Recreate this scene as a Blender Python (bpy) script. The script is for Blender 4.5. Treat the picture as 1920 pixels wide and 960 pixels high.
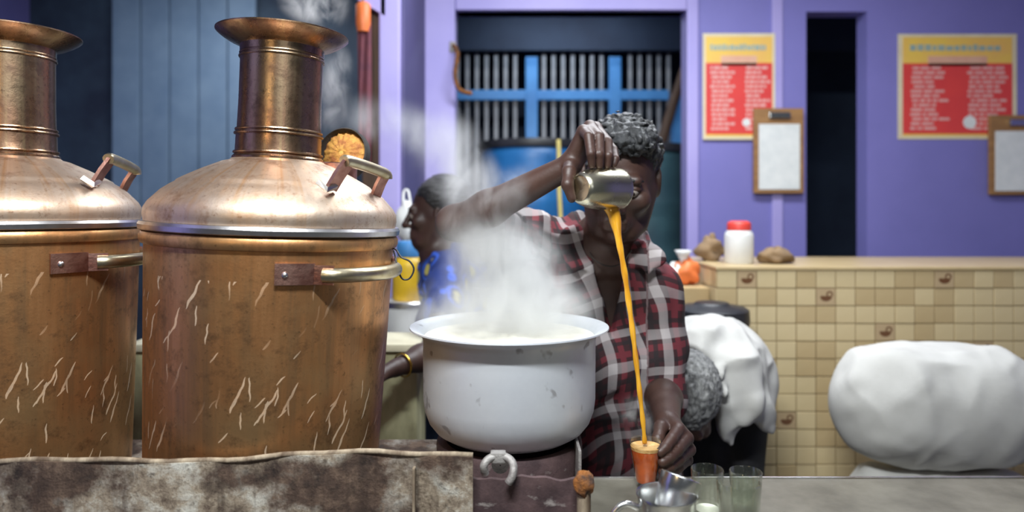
import bpy, bmesh, math, random
import numpy as np
from mathutils import Vector, Matrix, Euler

for _o in list(bpy.data.objects):
    bpy.data.objects.remove(_o)
SC = bpy.context.scene
COL = SC.collection
random.seed(7)
PI = math.pi

# ------------------------------------------------------------------ camera
CZ, F, HY = 1.45, 1300.0, 395.0          # eye height, focal length in pixels (1920 wide), horizon row
cam_d = bpy.data.cameras.new('camera')
cam = bpy.data.objects.new('camera', cam_d)
COL.objects.link(cam)
cam.location = (0, 0, CZ)
cam.rotation_euler = (PI / 2, 0, 0)
cam_d.sensor_width = 36
cam_d.lens = 36 * F / 1920
cam_d.shift_y = -(480 - HY) / 1920
cam_d.clip_start = 0.02
cam_d.dof.use_dof = True
cam_d.dof.focus_distance = 1.20
cam_d.dof.aperture_fstop = 2.0
SC.camera = cam

# ------------------------------------------------------------------ world, lights, exposure
W = bpy.data.worlds.new('night_street')
SC.world = W
W.use_nodes = True
W.node_tree.nodes['Background'].inputs[0].default_value = (0.55, 0.62, 0.72, 1)
W.node_tree.nodes['Background'].inputs[1].default_value = 0.08


def area(name, loc, target, sx, sy, power, color):
    d = bpy.data.lights.new(name, 'AREA')
    d.shape = 'RECTANGLE'
    d.size, d.size_y = sx, sy
    d.energy = power
    d.color = color
    o = bpy.data.objects.new(name, d)
    COL.objects.link(o)
    o.location = loc
    o.rotation_euler = (Vector(target) - Vector(loc)).to_track_quat('-Z', 'Y').to_euler()
    return o


# tube lamp hung over the counter front, tube lamp on the back wall over the doorway, bulb beside the boilers, unseen fill light added behind the camera
area('tube_light_counter', (-0.12, 0.28, 2.50), (-0.05, 1.4, 1.0), 0.7, 0.06, 42, (0.93, 0.98, 1.0))
area('tube_light_room', (0.55, 2.15, 2.80), (0.5, 2.0, 0.0), 1.3, 0.10, 39, (0.90, 0.95, 1.0))
area('fill_light_passage', (-1.5, 3.7, 2.85), (-1.6, 4.2, 0.5), 0.7, 0.08, 9, (0.9, 0.93, 1.0))  # unseen light added to brighten the shutter and passage wall
area('fill_light_front', (1.2, -2.6, 2.3), (0.0, 1.3, 1.1), 1.6, 0.8, 5, (0.96, 0.98, 1.0))
area('tube_light_yard', (0.3, 3.95, 2.7), (0.3, 4.3, 1.2), 0.8, 0.08, 5, (0.75, 0.87, 1.0))
_b = bpy.data.lights.new('bulb_light_street', 'POINT')
_b.energy = 5.5
_b.color = (1.0, 0.72, 0.38)
_b.shadow_soft_size = 0.05
_bo = bpy.data.objects.new('bulb_light_street', _b)
COL.objects.link(_bo)
_bo.location = (-0.75, -0.25, 1.75)

SC.view_settings.view_transform = 'Standard'
SC.view_settings.look = 'None'
SC.view_settings.gamma = 1
SC.view_settings.use_curve_mapping = False
SC.view_settings.exposure = 0.28
SC.cycles.volume_step_rate = 1.0
SC.cycles.volume_max_steps = 128
SC.cycles.volume_bounces = 3
SC.cycles.max_bounces = 10


# ------------------------------------------------------------------ helpers
def P(px, py, d):
    """a point of the place: seen at pixel (px, py) of the 1920x960 frame, d metres away from the eye plane"""
    return Vector(((px - 960) / F * d, d, CZ - (py - HY) / F * d))


def empty(name, loc, label=None, cat=None, group=None, kind=None, rot=None):
    o = bpy.data.objects.new(name, None)
    COL.objects.link(o)
    o.location = loc
    o.empty_display_size = 0.05
    if rot:
        o.rotation_euler = rot
    tag(o, label, cat, group, kind)
    return o


def tag(o, label=None, cat=None, group=None, kind=None):
    if label:
        o['label'] = label
    if cat:
        o['category'] = cat
    if group:
        o['group'] = group
    if kind:
        o['kind'] = kind
    return o


def root_loc(o):
    v = Vector((0, 0, 0))
    while o is not None:
        v = v + Vector(o.location)
        o = o.parent
    return v


class MB:
    """collects boxes, tubes, lathes and sheets; build() makes ONE mesh object"""

    def __init__(self):
        self.v, self.f = [], []

    def add(self, v, f):
        n = len(self.v)
        self.v += [tuple(p) for p in v]
        self.f += [tuple(i + n for i in q) for q in f]
        return self

    def box(self, c, s, rot=None, bevel=0.0):
        bm = bmesh.new()
        bmesh.ops.create_cube(bm, size=1)
        for v in bm.verts:
            v.co = Vector((v.co.x * s[0], v.co.y * s[1], v.co.z * s[2]))
        if bevel > 0:
            bmesh.ops.bevel(bm, geom=list(bm.edges), offset=bevel, segments=2, affect='EDGES', profile=0.6)
        R = rot if rot is not None else Matrix.Identity(3)
        c = Vector(c)
        bm.verts.index_update()
        self.add([R @ v.co + c for v in bm.verts], [[v.index for v in fc.verts] for fc in bm.faces])
        bm.free()
        return self

    def bounds(self, x0, x1, y0, y1, z0, z1, bevel=0.0):
        return self.box(((x0 + x1) / 2, (y0 + y1) / 2, (z0 + z1) / 2), (abs(x1 - x0), abs(y1 - y0), abs(z1 - z0)), None, bevel)

    def lathe(self, prof, seg=48, c=(0, 0, 0), M=None, cap0=False, cap1=False, a0=0, a1=2 * PI):
        c = Vector(c)
        full = abs(a1 - a0 - 2 * PI) < 1e-6
        n = seg if full else seg + 1
        vs = []
        for r, z in prof:
            for i in range(n):
                a = a0 + (a1 - a0) * i / seg
                p = Vector((r * math.cos(a), r * math.sin(a), z))
                vs.append((M @ p if M is not None else p) + c)
        fs = []
        for j in range(len(prof) - 1):
            for i in range(seg):
                k = (i + 1) % n
                fs.append((j * n + i, j * n + k, (j + 1) * n + k, (j + 1) * n + i))
        if cap0:
            fs.append(tuple(range(n))[::-1])
        if cap1:
            fs.append(tuple((len(prof) - 1) * n + i for i in range(n)))
        return self.add(vs, fs)

    def tube(self, pts, rad, seg=10, caps=True, flat=None):
        """flat=(axis, factor): squash the section along an axis"""
        pts = [Vector(p) for p in pts]
        n = len(pts)
        if not hasattr(rad, '__len__'):
            rad = [rad] * n
        vs, fs = [], []
        up = None
        for i, p in enumerate(pts):
            t = (pts[min(i + 1, n - 1)] - pts[max(i - 1, 0)]).normalized()
            if up is None:
                up = t.orthogonal().normalized()
            up = (up - t * up.dot(t)).normalized()
            b = t.cross(up)
            for k in range(seg):
                a = 2 * PI * k / seg
                o = (up * math.cos(a) + b * math.sin(a)) * rad[i]
                if flat:
                    ax = Vector(flat[0]).normalized()
                    o = o - ax * o.dot(ax) * (1 - flat[1])
                vs.append(p + o)
        for i in range(n - 1):
            for k in range(seg):
                k2 = (k + 1) % seg
                fs.append((i * seg + k, i * seg + k2, (i + 1) * seg + k2, (i + 1) * seg + k))
        if caps:
            fs.append(tuple(range(seg))[::-1])
            fs.append(tuple((n - 1) * seg + k for k in range(seg)))
        return self.add(vs, fs)

    def mesh(self, name):
        me = bpy.data.meshes.new(name)
        me.from_pydata(self.v, [], self.f)
        me.validate()
        bm = bmesh.new()
        bm.from_mesh(me)
        bmesh.ops.recalc_face_normals(bm, faces=bm.faces)
        bm.to_mesh(me)
        bm.free()
        return me

    def build(self, name, material, parent=None, smooth=None, loc=None):
        """world-coordinate vertices; the origin goes to loc or to the parent's base"""
        off = root_loc(parent) if parent is not None else Vector(loc if loc is not None else (0, 0, 0))
        self.v = [tuple(Vector(p) - off) for p in self.v]
        me = self.mesh(name)
        return link(name, me, material, parent, None if parent is not None else off, smooth)


def link(name, me, material, parent=None, loc=None, smooth=None):
    o = bpy.data.objects.new(name, me)
    COL.objects.link(o)
    if not me.materials:
        me.materials.append(material)
    if parent is not None:
        o.parent = parent
    if loc is not None:
        o.location = loc
    if smooth is not None:
        me.polygons.foreach_set('use_smooth', [True] * len(me.polygons))
        if smooth < 180:
            try:
                me.set_sharp_from_angle(angle=math.radians(smooth))
            except Exception:
                pass
    return o


def spline(pts, n=8):
    pts = [Vector(p) for p in pts]
    out = []
    for i in range(len(pts) - 1):
        p0, p1, p2, p3 = pts[max(i - 1, 0)], pts[i], pts[i + 1], pts[min(i + 2, len(pts) - 1)]
        for k in range(n):
            t = k / n
            out.append(0.5 * ((2 * p1) + (p2 - p0) * t + (2 * p0 - 5 * p1 + 4 * p2 - p3) * t * t + (3 * p1 - p0 - 3 * p2 + p3) * t ** 3))
    out.append(pts[-1])
    return out


# ------------------------------------------------------------------ materials
class NT:
    def __init__(self, name):
        self.m = bpy.data.materials.new(name)
        self.m.use_nodes = True
        self.t = self.m.node_tree
        self.b = self.t.nodes['Principled BSDF']
        self.out = self.t.nodes['Material Output']

    def n(self, typ, **kw):
        nd = self.t.nodes.new('ShaderNode' + typ)
        for k, v in kw.items():
            if k.startswith('i_'):
                key = k[2:]
                key = int(key) if key.isdigit() else key
                self.set(nd.inputs[key], v)
            else:
                setattr(nd, k, v)
        return nd

    def set(self, sock, v):
        if isinstance(v, bpy.types.NodeSocket):
            self.t.links.new(v, sock)
        elif isinstance(v, (tuple, list)) and len(v) == 3 and sock.type == 'RGBA':
            sock.default_value = (*v, 1)
        else:
            sock.default_value = v

    def coord(self, scale=(1, 1, 1), kind='Object', rot=(0, 0, 0)):
        tc = self.n('TexCoord')
        mp = self.n('Mapping')
        mp.inputs['Scale'].default_value = scale
        mp.inputs['Rotation'].default_value = rot
        self.t.links.new(tc.outputs[kind], mp.inputs['Vector'])
        return mp.outputs[0]

    def noise(self, vec, scale=5, detail=4, rough=0.55, dist=0.0):
        return self.n('TexNoise', i_Vector=vec, i_Scale=scale, i_Detail=detail, i_Roughness=rough, i_Distortion=dist).outputs['Fac']

    def ramp(self, fac, stops):
        r = self.n('ValToRGB', i_Fac=fac)
        e = r.color_ramp.elements
        while len(e) < len(stops):
            e.new(0.5)
        for el, (p, c) in zip(e, stops):
            el.position = p
            el.color = (*c, 1) if len(c) == 3 else c
        return r.outputs['Color']

    def mix(self, fac, a, b, blend='MIX'):
        m = self.n('Mix', data_type='RGBA', blend_type=blend)
        self.set(m.inputs[0], fac)
        self.set(m.inputs[6], a)
        self.set(m.inputs[7], b)
        return m.outputs[2]

    def math(self, op, a, b=None, c=None, clamp=False):
        m = self.n('Math', operation=op, use_clamp=clamp)
        self.set(m.inputs[0], a)
        if b is not None:
            self.set(m.inputs[1], b)
        if c is not None:
            self.set(m.inputs[2], c)
        return m.outputs[0]

    def bump(self, h, strength=0.3, dist=0.01):
        self.set(self.b.inputs['Normal'], self.n('Bump', i_Strength=strength, i_Distance=dist, i_Height=h).outputs[0])

    def put(self, **kw):
        for k, v in kw.items():
            self.set(self.b.inputs[{'col': 'Base Color', 'rough': 'Roughness', 'metal': 'Metallic', 'alpha': 'Alpha', 'trans': 'Transmission Weight', 'ior': 'IOR', 'spec': 'Specular IOR Level',
                                    'emit': 'Emission Color', 'emits': 'Emission Strength', 'sss': 'Subsurface Weight', 'coat': 'Coat Weight'}[k]], v)
        return self.m


def plain(name, c1, c2=None, scale=6, rough=0.6, metal=0.0, bump=0.0, stretch=(1, 1, 1), bscale=None, lo=0.35, hi=0.65, rough2=None):
    t = NT(name)
    v = t.coord(stretch)
    n = t.noise(v, scale, 6, 0.6)
    c2 = c2 or tuple(x * 0.75 for x in c1)
    t.put(col=t.ramp(n, [(lo, c1), (hi, c2)]), rough=rough, metal=metal)
    if rough2 is not None:
        t.put(rough=t.math('MULTIPLY_ADD', n, rough2 - rough, rough))
    if bump:
        t.bump(t.noise(v, bscale or scale * 4, 5, 0.6), bump, 0.004)
    return t.m


M = {}


def metal_copper(name, cols, streak, rough, metal=1.0):
    """old copper: vertical tarnish streaks, blotches, specks, pale splash marks running aslant"""
    t = NT(name)
    sp = t.n('SeparateXYZ', i_Vector=t.coord())
    ang = t.math('ARCTAN2', sp.outputs[0], t.math('MULTIPLY', sp.outputs[1], -1.0))
    uu = t.math('MULTIPLY', ang, 0.2)
    cyl_ = t.n('CombineXYZ', i_X=uu, i_Y=sp.outputs[2]).outputs[0]
    mp = t.n('Mapping', i_Vector=cyl_)
    mp.inputs['Scale'].default_value = (34, 2.2, 1)
    n1 = t.noise(mp.outputs[0], 1.0, 5, 0.62, 0.3)
    base = t.ramp(n1, [(0.30, cols[0]), (0.47, cols[1]), (0.66, cols[2])])
    pat = t.noise(t.coord(), 4.5, 4, 0.6)
    base = t.mix(t.ramp(pat, [(0.44, (0, 0, 0)), (0.62, (0.7, 0.7, 0.7))]), base, cols[4])
    blot = t.noise(t.coord(), 26, 8, 0.72)
    base = t.mix(t.ramp(blot, [(0.52, (0, 0, 0)), (0.68, (0.75, 0.75, 0.75))]), base, cols[3])
    fine = t.noise(t.coord(), 120, 4, 0.7)
    base = t.mix(t.ramp(fine, [(0.60, (0, 0, 0)), (0.70, (0.6, 0.6, 0.6))]), base, cols[3])
    r = t.math('ADD', t.math('MULTIPLY', blot, 0.30), t.math('MULTIPLY_ADD', n1, 0.12, rough - 0.06))
    k = 0.0
    if streak:
        ks = []
        for (sx, sz, rot, thr, gate, sd) in ((70, 4.6, 0.45, 0.13, 0.36, 0.0), (85, 7.0, 0.08, 0.11, 0.26, 3.7), (105, 14.0, 0.75, 0.13, 0.16, 7.9)):
            m1_ = t.n('Mapping', i_Vector=cyl_)
            m1_.inputs['Rotation'].default_value = (0, 0, rot)
            m1_.inputs['Location'].default_value = (sd, sd, 0)
            wob = t.n('TexNoise', i_Vector=cyl_, i_Scale=22.0, i_Detail=2.0)
            vv = t.n('VectorMath', operation='MULTIPLY_ADD', i_0=wob.outputs['Color'], i_1=(0.02, 0.02, 0.0), i_2=m1_.outputs[0])
            m2_ = t.n('Mapping', i_Vector=vv.outputs[0])
            m2_.inputs['Scale'].default_value = (sx, sz, 1)
            vor = t.n('TexVoronoi', voronoi_dimensions='2D', i_Vector=m2_.outputs[0], i_Scale=1.0)
            sel = t.n('SeparateColor', i_Color=vor.outputs['Color']).outputs[0]
            ks.append(t.math('MULTIPLY', t.math('LESS_THAN', vor.outputs['Distance'], thr), t.math('LESS_THAN', sel, gate)))
        k = t.math('MAXIMUM', t.math('MAXIMUM', ks[0], ks[1]), ks[2])
        patch = t.ramp(t.noise(t.coord(), 5.0, 2, 0.5), [(0.40, (0, 0, 0)), (0.50, (1, 1, 1))])
        k = t.math('MULTIPLY', t.math('MULTIPLY', k, patch), t.math('LESS_THAN', sp.outputs[2], 0.40))
        base = t.mix(t.math('MULTIPLY', k, t.math('MULTIPLY_ADD', n1, 0.9, 0.05)), base, (0.70, 0.58, 0.44))
        t.put(metal=t.math('MULTIPLY_ADD', k, -0.6, metal))
    else:
        t.put(metal=metal)
    t.put(col=base, rough=r)
    t.bump(t.math('ADD', blot, fine), 0.10, 0.003)
    return t.m


M['copper_body'] = metal_copper('copper_body', [(0.66, 0.33, 0.14), (0.52, 0.25, 0.10), (0.34, 0.19, 0.09), (0.16, 0.09, 0.045), (0.50, 0.32, 0.15)], True, 0.26, 0.85)
M['copper_neck'] = metal_copper('copper_neck', [(0.40, 0.22, 0.13), (0.30, 0.17, 0.11), (0.34, 0.23, 0.13), (0.10, 0.06, 0.045), (0.36, 0.27, 0.17)], False, 0.14)
M['copper_dome'] = metal_copper('copper_dome', [(0.62, 0.43, 0.29), (0.58, 0.43, 0.32), (0.50, 0.29, 0.15), (0.26, 0.13, 0.07), (0.62, 0.55, 0.47)], False, 0.34, 0.95)
M['copper_strap'] = plain('copper_strap', (0.52, 0.30, 0.24), (0.30, 0.13, 0.10), 30, 0.4, 1.0, 0.2)
M['brass_grip'] = plain('brass_grip', (0.62, 0.56, 0.40), (0.44, 0.36, 0.22), 25, 0.35, 1.0, 0.1)
M['tinned'] = plain('tinned', (0.72, 0.72, 0.74), (0.45, 0.40, 0.36), 12, 0.3, 1.0, 0.1)
M['soot'] = plain('soot', (0.02, 0.018, 0.016), (0.05, 0.04, 0.035), 25, 0.85, 0, 0.4)
M['coir'] = plain('coir', (0.62, 0.33, 0.07), (0.32, 0.11, 0.03), 60, 0.8, 0, 0.6)

# aluminium milk pot
t = NT('aluminium')
v = t.coord()
n = t.noise(v, 7, 6, 0.6)
dents = t.noise(v, 30, 2, 0.5)
t.put(col=t.mix(t.ramp(dents, [(0.67, (0, 0, 0)), (0.73, (0.7, 0.7, 0.7))]), t.ramp(n, [(0.35, (0.80, 0.83, 0.87)), (0.65, (0.68, 0.71, 0.76))]), (0.30, 0.29, 0.30)),
      metal=0.5, rough=t.math('MULTIPLY_ADD', n, 0.25, 0.34))
t.bump(t.noise(v, 18, 3, 0.5), 0.12, 0.004)
M['aluminium'] = t.m
M['steel'] = plain('steel', (0.75, 0.76, 0.76), (0.55, 0.55, 0.54), 15, 0.18, 1.0, 0.05, rough2=0.3)
M['steel_cup'] = plain('steel_cup', (0.72, 0.66, 0.46), (0.60, 0.58, 0.48), 12, 0.2, 1.0, 0.05, rough2=0.34)
M['milk'] = plain('milk', (0.86, 0.84, 0.74), (0.74, 0.71, 0.60), 25, 0.3, 0, 0.5, bscale=60)

# old whitewashed sheet of the hearth front
t = NT('hearth_sheet')
v = t.coord()
n = t.noise(v, 16, 10, 0.75)
fine = t.noise(v, 60, 8, 0.75)
big = t.noise(t.coord((1, 1, 1.3)), 6.5, 3, 0.5)
drip = t.noise(t.coord((20, 20, 1.2)), 2.2, 4, 0.6)
c = t.ramp(n, [(0.36, (0.018, 0.011, 0.008)), (0.50, (0.085, 0.052, 0.036)), (0.64, (0.21, 0.14, 0.095))])
pw = t.ramp(n, [(0.36, (0.10, 0.065, 0.045)), (0.47, (0.36, 0.29, 0.21)), (0.60, (0.66, 0.64, 0.56))])
c = t.mix(t.ramp(t.math('MULTIPLY_ADD', fine, 0.25, big), [(0.60, (0, 0, 0)), (0.70, (0.95, 0.95, 0.95))]), c, pw)
c = t.mix(t.ramp(drip, [(0.55, (0, 0, 0)), (0.70, (0.7, 0.7, 0.7))]), c, (0.04, 0.022, 0.014))
c = t.mix(t.ramp(fine, [(0.54, (0, 0, 0)), (0.66, (0.7, 0.7, 0.7))]), c, (0.03, 0.018, 0.012))
t.put(col=c, rough=0.8)
t.bump(t.math('ADD', n, fine), 0.6, 0.006)
M['hearth'] = t.m
t = NT('stove_paint')
v = t.coord()
n = t.noise(v, 16, 8, 0.7)
ash = t.noise(t.coord((1, 1, 2.0)), 14, 5, 0.65)
c = t.ramp(n, [(0.35, (0.045, 0.026, 0.028)), (0.62, (0.11, 0.066, 0.066))])
c = t.mix(t.ramp(ash, [(0.60, (0, 0, 0)), (0.68, (0.75, 0.75, 0.75))]), c, (0.36, 0.32, 0.30))
t.put(col=c, rough=0.7)
t.bump(n, 0.5, 0.005)
M['stove'] = t.m
M['rust'] = plain('rust', (0.34, 0.12, 0.02), (0.05, 0.028, 0.02), 55, 0.85, 0, 0.7)
M['post'] = plain('post', (0.42, 0.34, 0.24), (0.12, 0.08, 0.05), 14, 0.8, 0, 0.5, stretch=(3, 3, 0.6))
M['iron'] = plain('iron', (0.42, 0.40, 0.38), (0.20, 0.18, 0.17), 30, 0.6, 0.4, 0.5)
M['table_zinc'] = plain('table_zinc', (0.21, 0.195, 0.155), (0.12, 0.11, 0.085), 9, 0.35, 0.3, 0.1, rough2=0.55)
M['purple'] = plain('purple', (0.225, 0.21, 0.55), (0.19, 0.18, 0.48), 1.5, 0.55, 0, 0.08, bscale=30)
M['purple_pale'] = plain('purple_pale', (0.44, 0.39, 0.74), (0.36, 0.32, 0.68), 1.5, 0.5, 0, 0.08, bscale=30)
M['violet_shade'] = plain('violet_shade', (0.085, 0.075, 0.19), (0.065, 0.06, 0.15), 3, 0.6, 0, 0.1)  # shade of the partition side, put into the colour
M['ceiling'] = plain('ceiling_wash', (0.55, 0.55, 0.62), (0.45, 0.45, 0.52), 2, 0.8)
M['floor'] = plain('cement', (0.16, 0.15, 0.14), (0.10, 0.09, 0.085), 4, 0.7, 0, 0.3)
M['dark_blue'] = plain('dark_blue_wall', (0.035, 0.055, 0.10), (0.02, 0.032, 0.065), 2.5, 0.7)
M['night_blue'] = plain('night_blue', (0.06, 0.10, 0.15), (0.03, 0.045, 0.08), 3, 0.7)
M['gate_blue'] = plain('gate_blue', (0.10, 0.36, 0.78), (0.07, 0.28, 0.66), 6, 0.45, 0, 0.1)
M['gate_grey'] = plain('gate_grey', (0.42, 0.43, 0.45), (0.28, 0.28, 0.30), 10, 0.5, 0.2)
M['barrel_blue'] = plain('barrel_blue', (0.02, 0.18, 0.46), (0.015, 0.12, 0.33), 4, 0.4, 0, 0.1)
M['barrel_green'] = plain('barrel_green', (0.035, 0.085, 0.10), (0.02, 0.05, 0.065), 5, 0.5, 0, 0.2)
M['black_plastic'] = plain('black_plastic', (0.012, 0.013, 0.016), (0.03, 0.03, 0.035), 8, 0.45)
M['wood'] = plain('wood', (0.14, 0.075, 0.045), (0.07, 0.04, 0.025), 6, 0.7, 0, 0.3, stretch=(5, 5, 0.5))
M['red_cloth'] = plain('red_cloth', (0.20, 0.05, 0.06), (0.10, 0.03, 0.05), 9, 0.8)
M['orange'] = plain('orange_plastic', (0.85, 0.22, 0.06), (0.70, 0.16, 0.04), 6, 0.5)
M['light_blue'] = plain('light_blue_board', (0.30, 0.44, 0.60), (0.22, 0.34, 0.50), 4, 0.5)
M['white_plastic'] = plain('white_plastic', (0.78, 0.78, 0.76), (0.66, 0.66, 0.64), 4, 0.45)
M['red_plastic'] = plain('red_plastic', (0.75, 0.07, 0.05), (0.6, 0.05, 0.04), 5, 0.4)
M['yellow_plastic'] = plain('yellow_plastic', (0.85, 0.55, 0.03), (0.7, 0.42, 0.02), 5, 0.4)
M['cream_block'] = plain('cream_block', (0.52, 0.50, 0.30), (0.20, 0.18, 0.10), 7, 0.8, 0, 0.5, stretch=(1.6, 1.6, 0.7))
M['cream_top'] = plain('cream_top', (0.74, 0.70, 0.52), (0.55, 0.50, 0.36), 9, 0.6, 0, 0.2)
M['carton'] = plain('carton', (0.50, 0.36, 0.18), (0.42, 0.29, 0.14), 5, 0.8)
M['sack'] = plain('sack', (0.30, 0.20, 0.11), (0.17, 0.11, 0.06), 14, 0.9, 0, 0.6)
M['white_cloth'] = plain('white_cloth', (0.62, 0.61, 0.58), (0.54, 0.53, 0.50), 8, 0.85, 0, 0.15, bscale=300)
M['tile_a'] = plain('tile_cream', (0.72, 0.58, 0.34), (0.66, 0.52, 0.29), 8, 0.35)
M['tile_b'] = plain('tile_sand', (0.60, 0.46, 0.25), (0.54, 0.40, 0.21), 8, 0.35)
M['grout'] = plain('grout', (0.34, 0.26, 0.15), (0.26, 0.19, 0.10), 20, 0.9)
t = NT('tile_motif')                       # a brown cup printed on a cream tile
v = t.n('SeparateXYZ', i_Vector=t.coord())
x, z = v.outputs[0], v.outputs[2]
r = t.math('SQRT', t.math('ADD', t.math('POWER', x, 2), t.math('POWER', t.math('MULTIPLY', z, 1.35), 2)))
bowl = t.math('MULTIPLY', t.math('LESS_THAN', r, 0.019), t.math('LESS_THAN', z, 0.004))
r2 = t.math('SQRT', t.math('ADD', t.math('POWER', t.math('SUBTRACT', x, 0.012), 2), t.math('POWER', t.math('SUBTRACT', z, 0.009), 2)))
hd = t.math('MULTIPLY', t.math('LESS_THAN', r2, 0.011), t.math('GREATER_THAN', r2, 0.006))
k = t.math('MAXIMUM', bowl, hd)
t.put(col=t.mix(k, (0.52, 0.38, 0.22), (0.16, 0.07, 0.03)), rough=0.35)
M['tile_motif'] = t.m
M['skin_dark'] = plain('skin_dark', (0.058, 0.026, 0.018), (0.040, 0.019, 0.014), 12, 0.50, 0, 0.12, bscale=160)
M['skin_mid'] = plain('skin_mid', (0.12, 0.058, 0.040), (0.095, 0.045, 0.032), 12, 0.42, 0, 0.12, bscale=160)
M['hair_black'] = plain('hair_black', (0.012, 0.011, 0.011), (0.03, 0.028, 0.028), 60, 0.42, 0, 0.6, bscale=200)
M['hair_dusty'] = plain('hair_dusty', (0.010, 0.010, 0.011), (0.035, 0.037, 0.040), 70, 0.45, 0, 0.8, bscale=220)
M['hair_grey'] = plain('hair_grey', (0.34, 0.34, 0.33), (0.10, 0.10, 0.10), 40, 0.6, 0, 0.9, bscale=170, stretch=(2.0, 2.0, 0.7))
M['eye_white'] = plain('eye_white', (0.30, 0.26, 0.22), (0.26, 0.22, 0.19), 8, 0.2)
M['eye_dark'] = plain('eye_dark', (0.015, 0.01, 0.008), (0.02, 0.012, 0.01), 8, 0.15)
M['lip'] = plain('lip', (0.13, 0.045, 0.04), (0.10, 0.035, 0.03), 20, 0.4)
M['trouser_black'] = plain('trouser_black', (0.008, 0.008, 0.010), (0.016, 0.016, 0.02), 10, 0.8)
M['trouser_navy'] = plain('trouser_navy', (0.012, 0.02, 0.05), (0.02, 0.04, 0.10), 10, 0.8)
M['gold'] = plain('gold', (0.85, 0.55, 0.10), (0.7, 0.42, 0.06), 10, 0.25, 1.0)
M['yellow_cord'] = plain('yellow_cord', (0.80, 0.66, 0.22), (0.6, 0.48, 0.14), 10, 0.6)
M['paper'] = plain('paper', (0.80, 0.82, 0.80), (0.70, 0.73, 0.72), 18, 0.7)
M['frame_wood'] = plain('frame_wood', (0.36, 0.19, 0.07), (0.26, 0.13, 0.05), 7, 0.6, stretch=(1, 1, 5))

# plaid shirt (cloth coordinates stored on the mesh, metres)
t = NT('plaid')
at_ = t.n('Attribute', attribute_name='cloth')
sp = t.n('SeparateXYZ', i_Vector=at_.outputs['Vector'])


def stripe(u, period, a, b):
    f = t.math('FRACT', t.math('DIVIDE', u, period))
    return t.math('MULTIPLY', t.math('GREATER_THAN', f, a), t.math('LESS_THAN', f, b))


u, w = sp.outputs[0], sp.outputs[1]
PR = 0.080
wh = t.math('ADD', t.math('MULTIPLY', stripe(u, PR, 0.05, 0.30), 0.55), t.math('MULTIPLY', stripe(w, PR, 0.05, 0.30), 0.45))
rd = t.math('MAXIMUM', stripe(u, PR, 0.42, 0.60), stripe(w, PR, 0.42, 0.60))
bk = t.math('MAXIMUM', stripe(u, PR, 0.80, 0.92), stripe(w, PR, 0.80, 0.92))
c = t.mix(t.math('MULTIPLY', rd, 0.8), (0.040, 0.012, 0.015), (0.17, 0.022, 0.032))
c = t.mix(t.math('MULTIPLY', bk, 0.8), c, (0.015, 0.012, 0.014))
c = t.mix(t.math('MULTIPLY', wh, 0.95), c, (0.46, 0.42, 0.42))
t.put(col=c, rough=0.85)
t.bump(t.noise(t.coord(), 260, 2, 0.5), 0.2, 0.002)
M['plaid'] = t.m
# blue printed sari
t = NT('sari')
vor = t.n('TexVoronoi', i_Vector=t.coord(), i_Scale=13.0)
fl = t.ramp(vor.outputs['Distance'], [(0.22, (1, 1, 1)), (0.30, (0, 0, 0))])
ring = t.ramp(vor.outputs['Distance'], [(0.34, (0, 0, 0)), (0.38, (1, 1, 1)), (0.46, (1, 1, 1)), (0.50, (0, 0, 0))])
c = t.mix(ring, (0.012, 0.03, 0.16), (0.03, 0.10, 0.52))
c = t.mix(fl, c, (0.55, 0.48, 0.12))
t.put(col=c, rough=0.7)
M['sari'] = t.m

# glass, tea
t = NT('clear_glass')                        # thin wall: mirror-like at grazing angles, clear face on
tr = t.n('BsdfTransparent', i_Color=(0.93, 0.95, 0.92))
gl = t.n('BsdfGlossy', i_Color=(1, 1, 1), i_Roughness=0.04)
fr = t.n('LayerWeight', i_Blend=0.5)
mx = t.n('MixShader', i_Fac=t.math('MULTIPLY_ADD', t.math('POWER', fr.outputs['Facing'], 2.6), 0.80, 0.07))
t.t.links.new(tr.outputs[0], mx.inputs[1])
t.t.links.new(gl.outputs[0], mx.inputs[2])
t.t.links.new(mx.outputs[0], t.out.inputs['Surface'])
M['glass'] = t.m
t = NT('tea')
n = t.noise(t.coord(), 40, 3, 0.5)
t.put(col=t.ramp(n, [(0.35, (0.70, 0.13, 0.015)), (0.65, (0.46, 0.07, 0.010))]), rough=0.12, sss=0.25)
t.b.inputs['Subsurface Radius'].default_value = (0.02, 0.006, 0.002)
M['tea'] = t.m
t = NT('tea_stream')
n = t.noise(t.coord((30, 30, 4)), 2, 3, 0.5)
t.put(col=t.ramp(n, [(0.35, (0.68, 0.36, 0.03)), (0.65, (0.46, 0.20, 0.012))]), rough=0.12, sss=0.2)
t.b.inputs['Subsurface Radius'].default_value = (0.01, 0.005, 0.001)
M['tea_stream'] = t.m
M['froth'] = plain('froth', (0.80, 0.50, 0.22), (0.66, 0.34, 0.10), 60, 0.5, 0, 0.6)


# ================================================================== the setting
def struct(name, mb, mat, label, parent=None, smooth=None):
    return tag(mb.build(name, mat, parent, smooth), label, None, None, 'structure')


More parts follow.
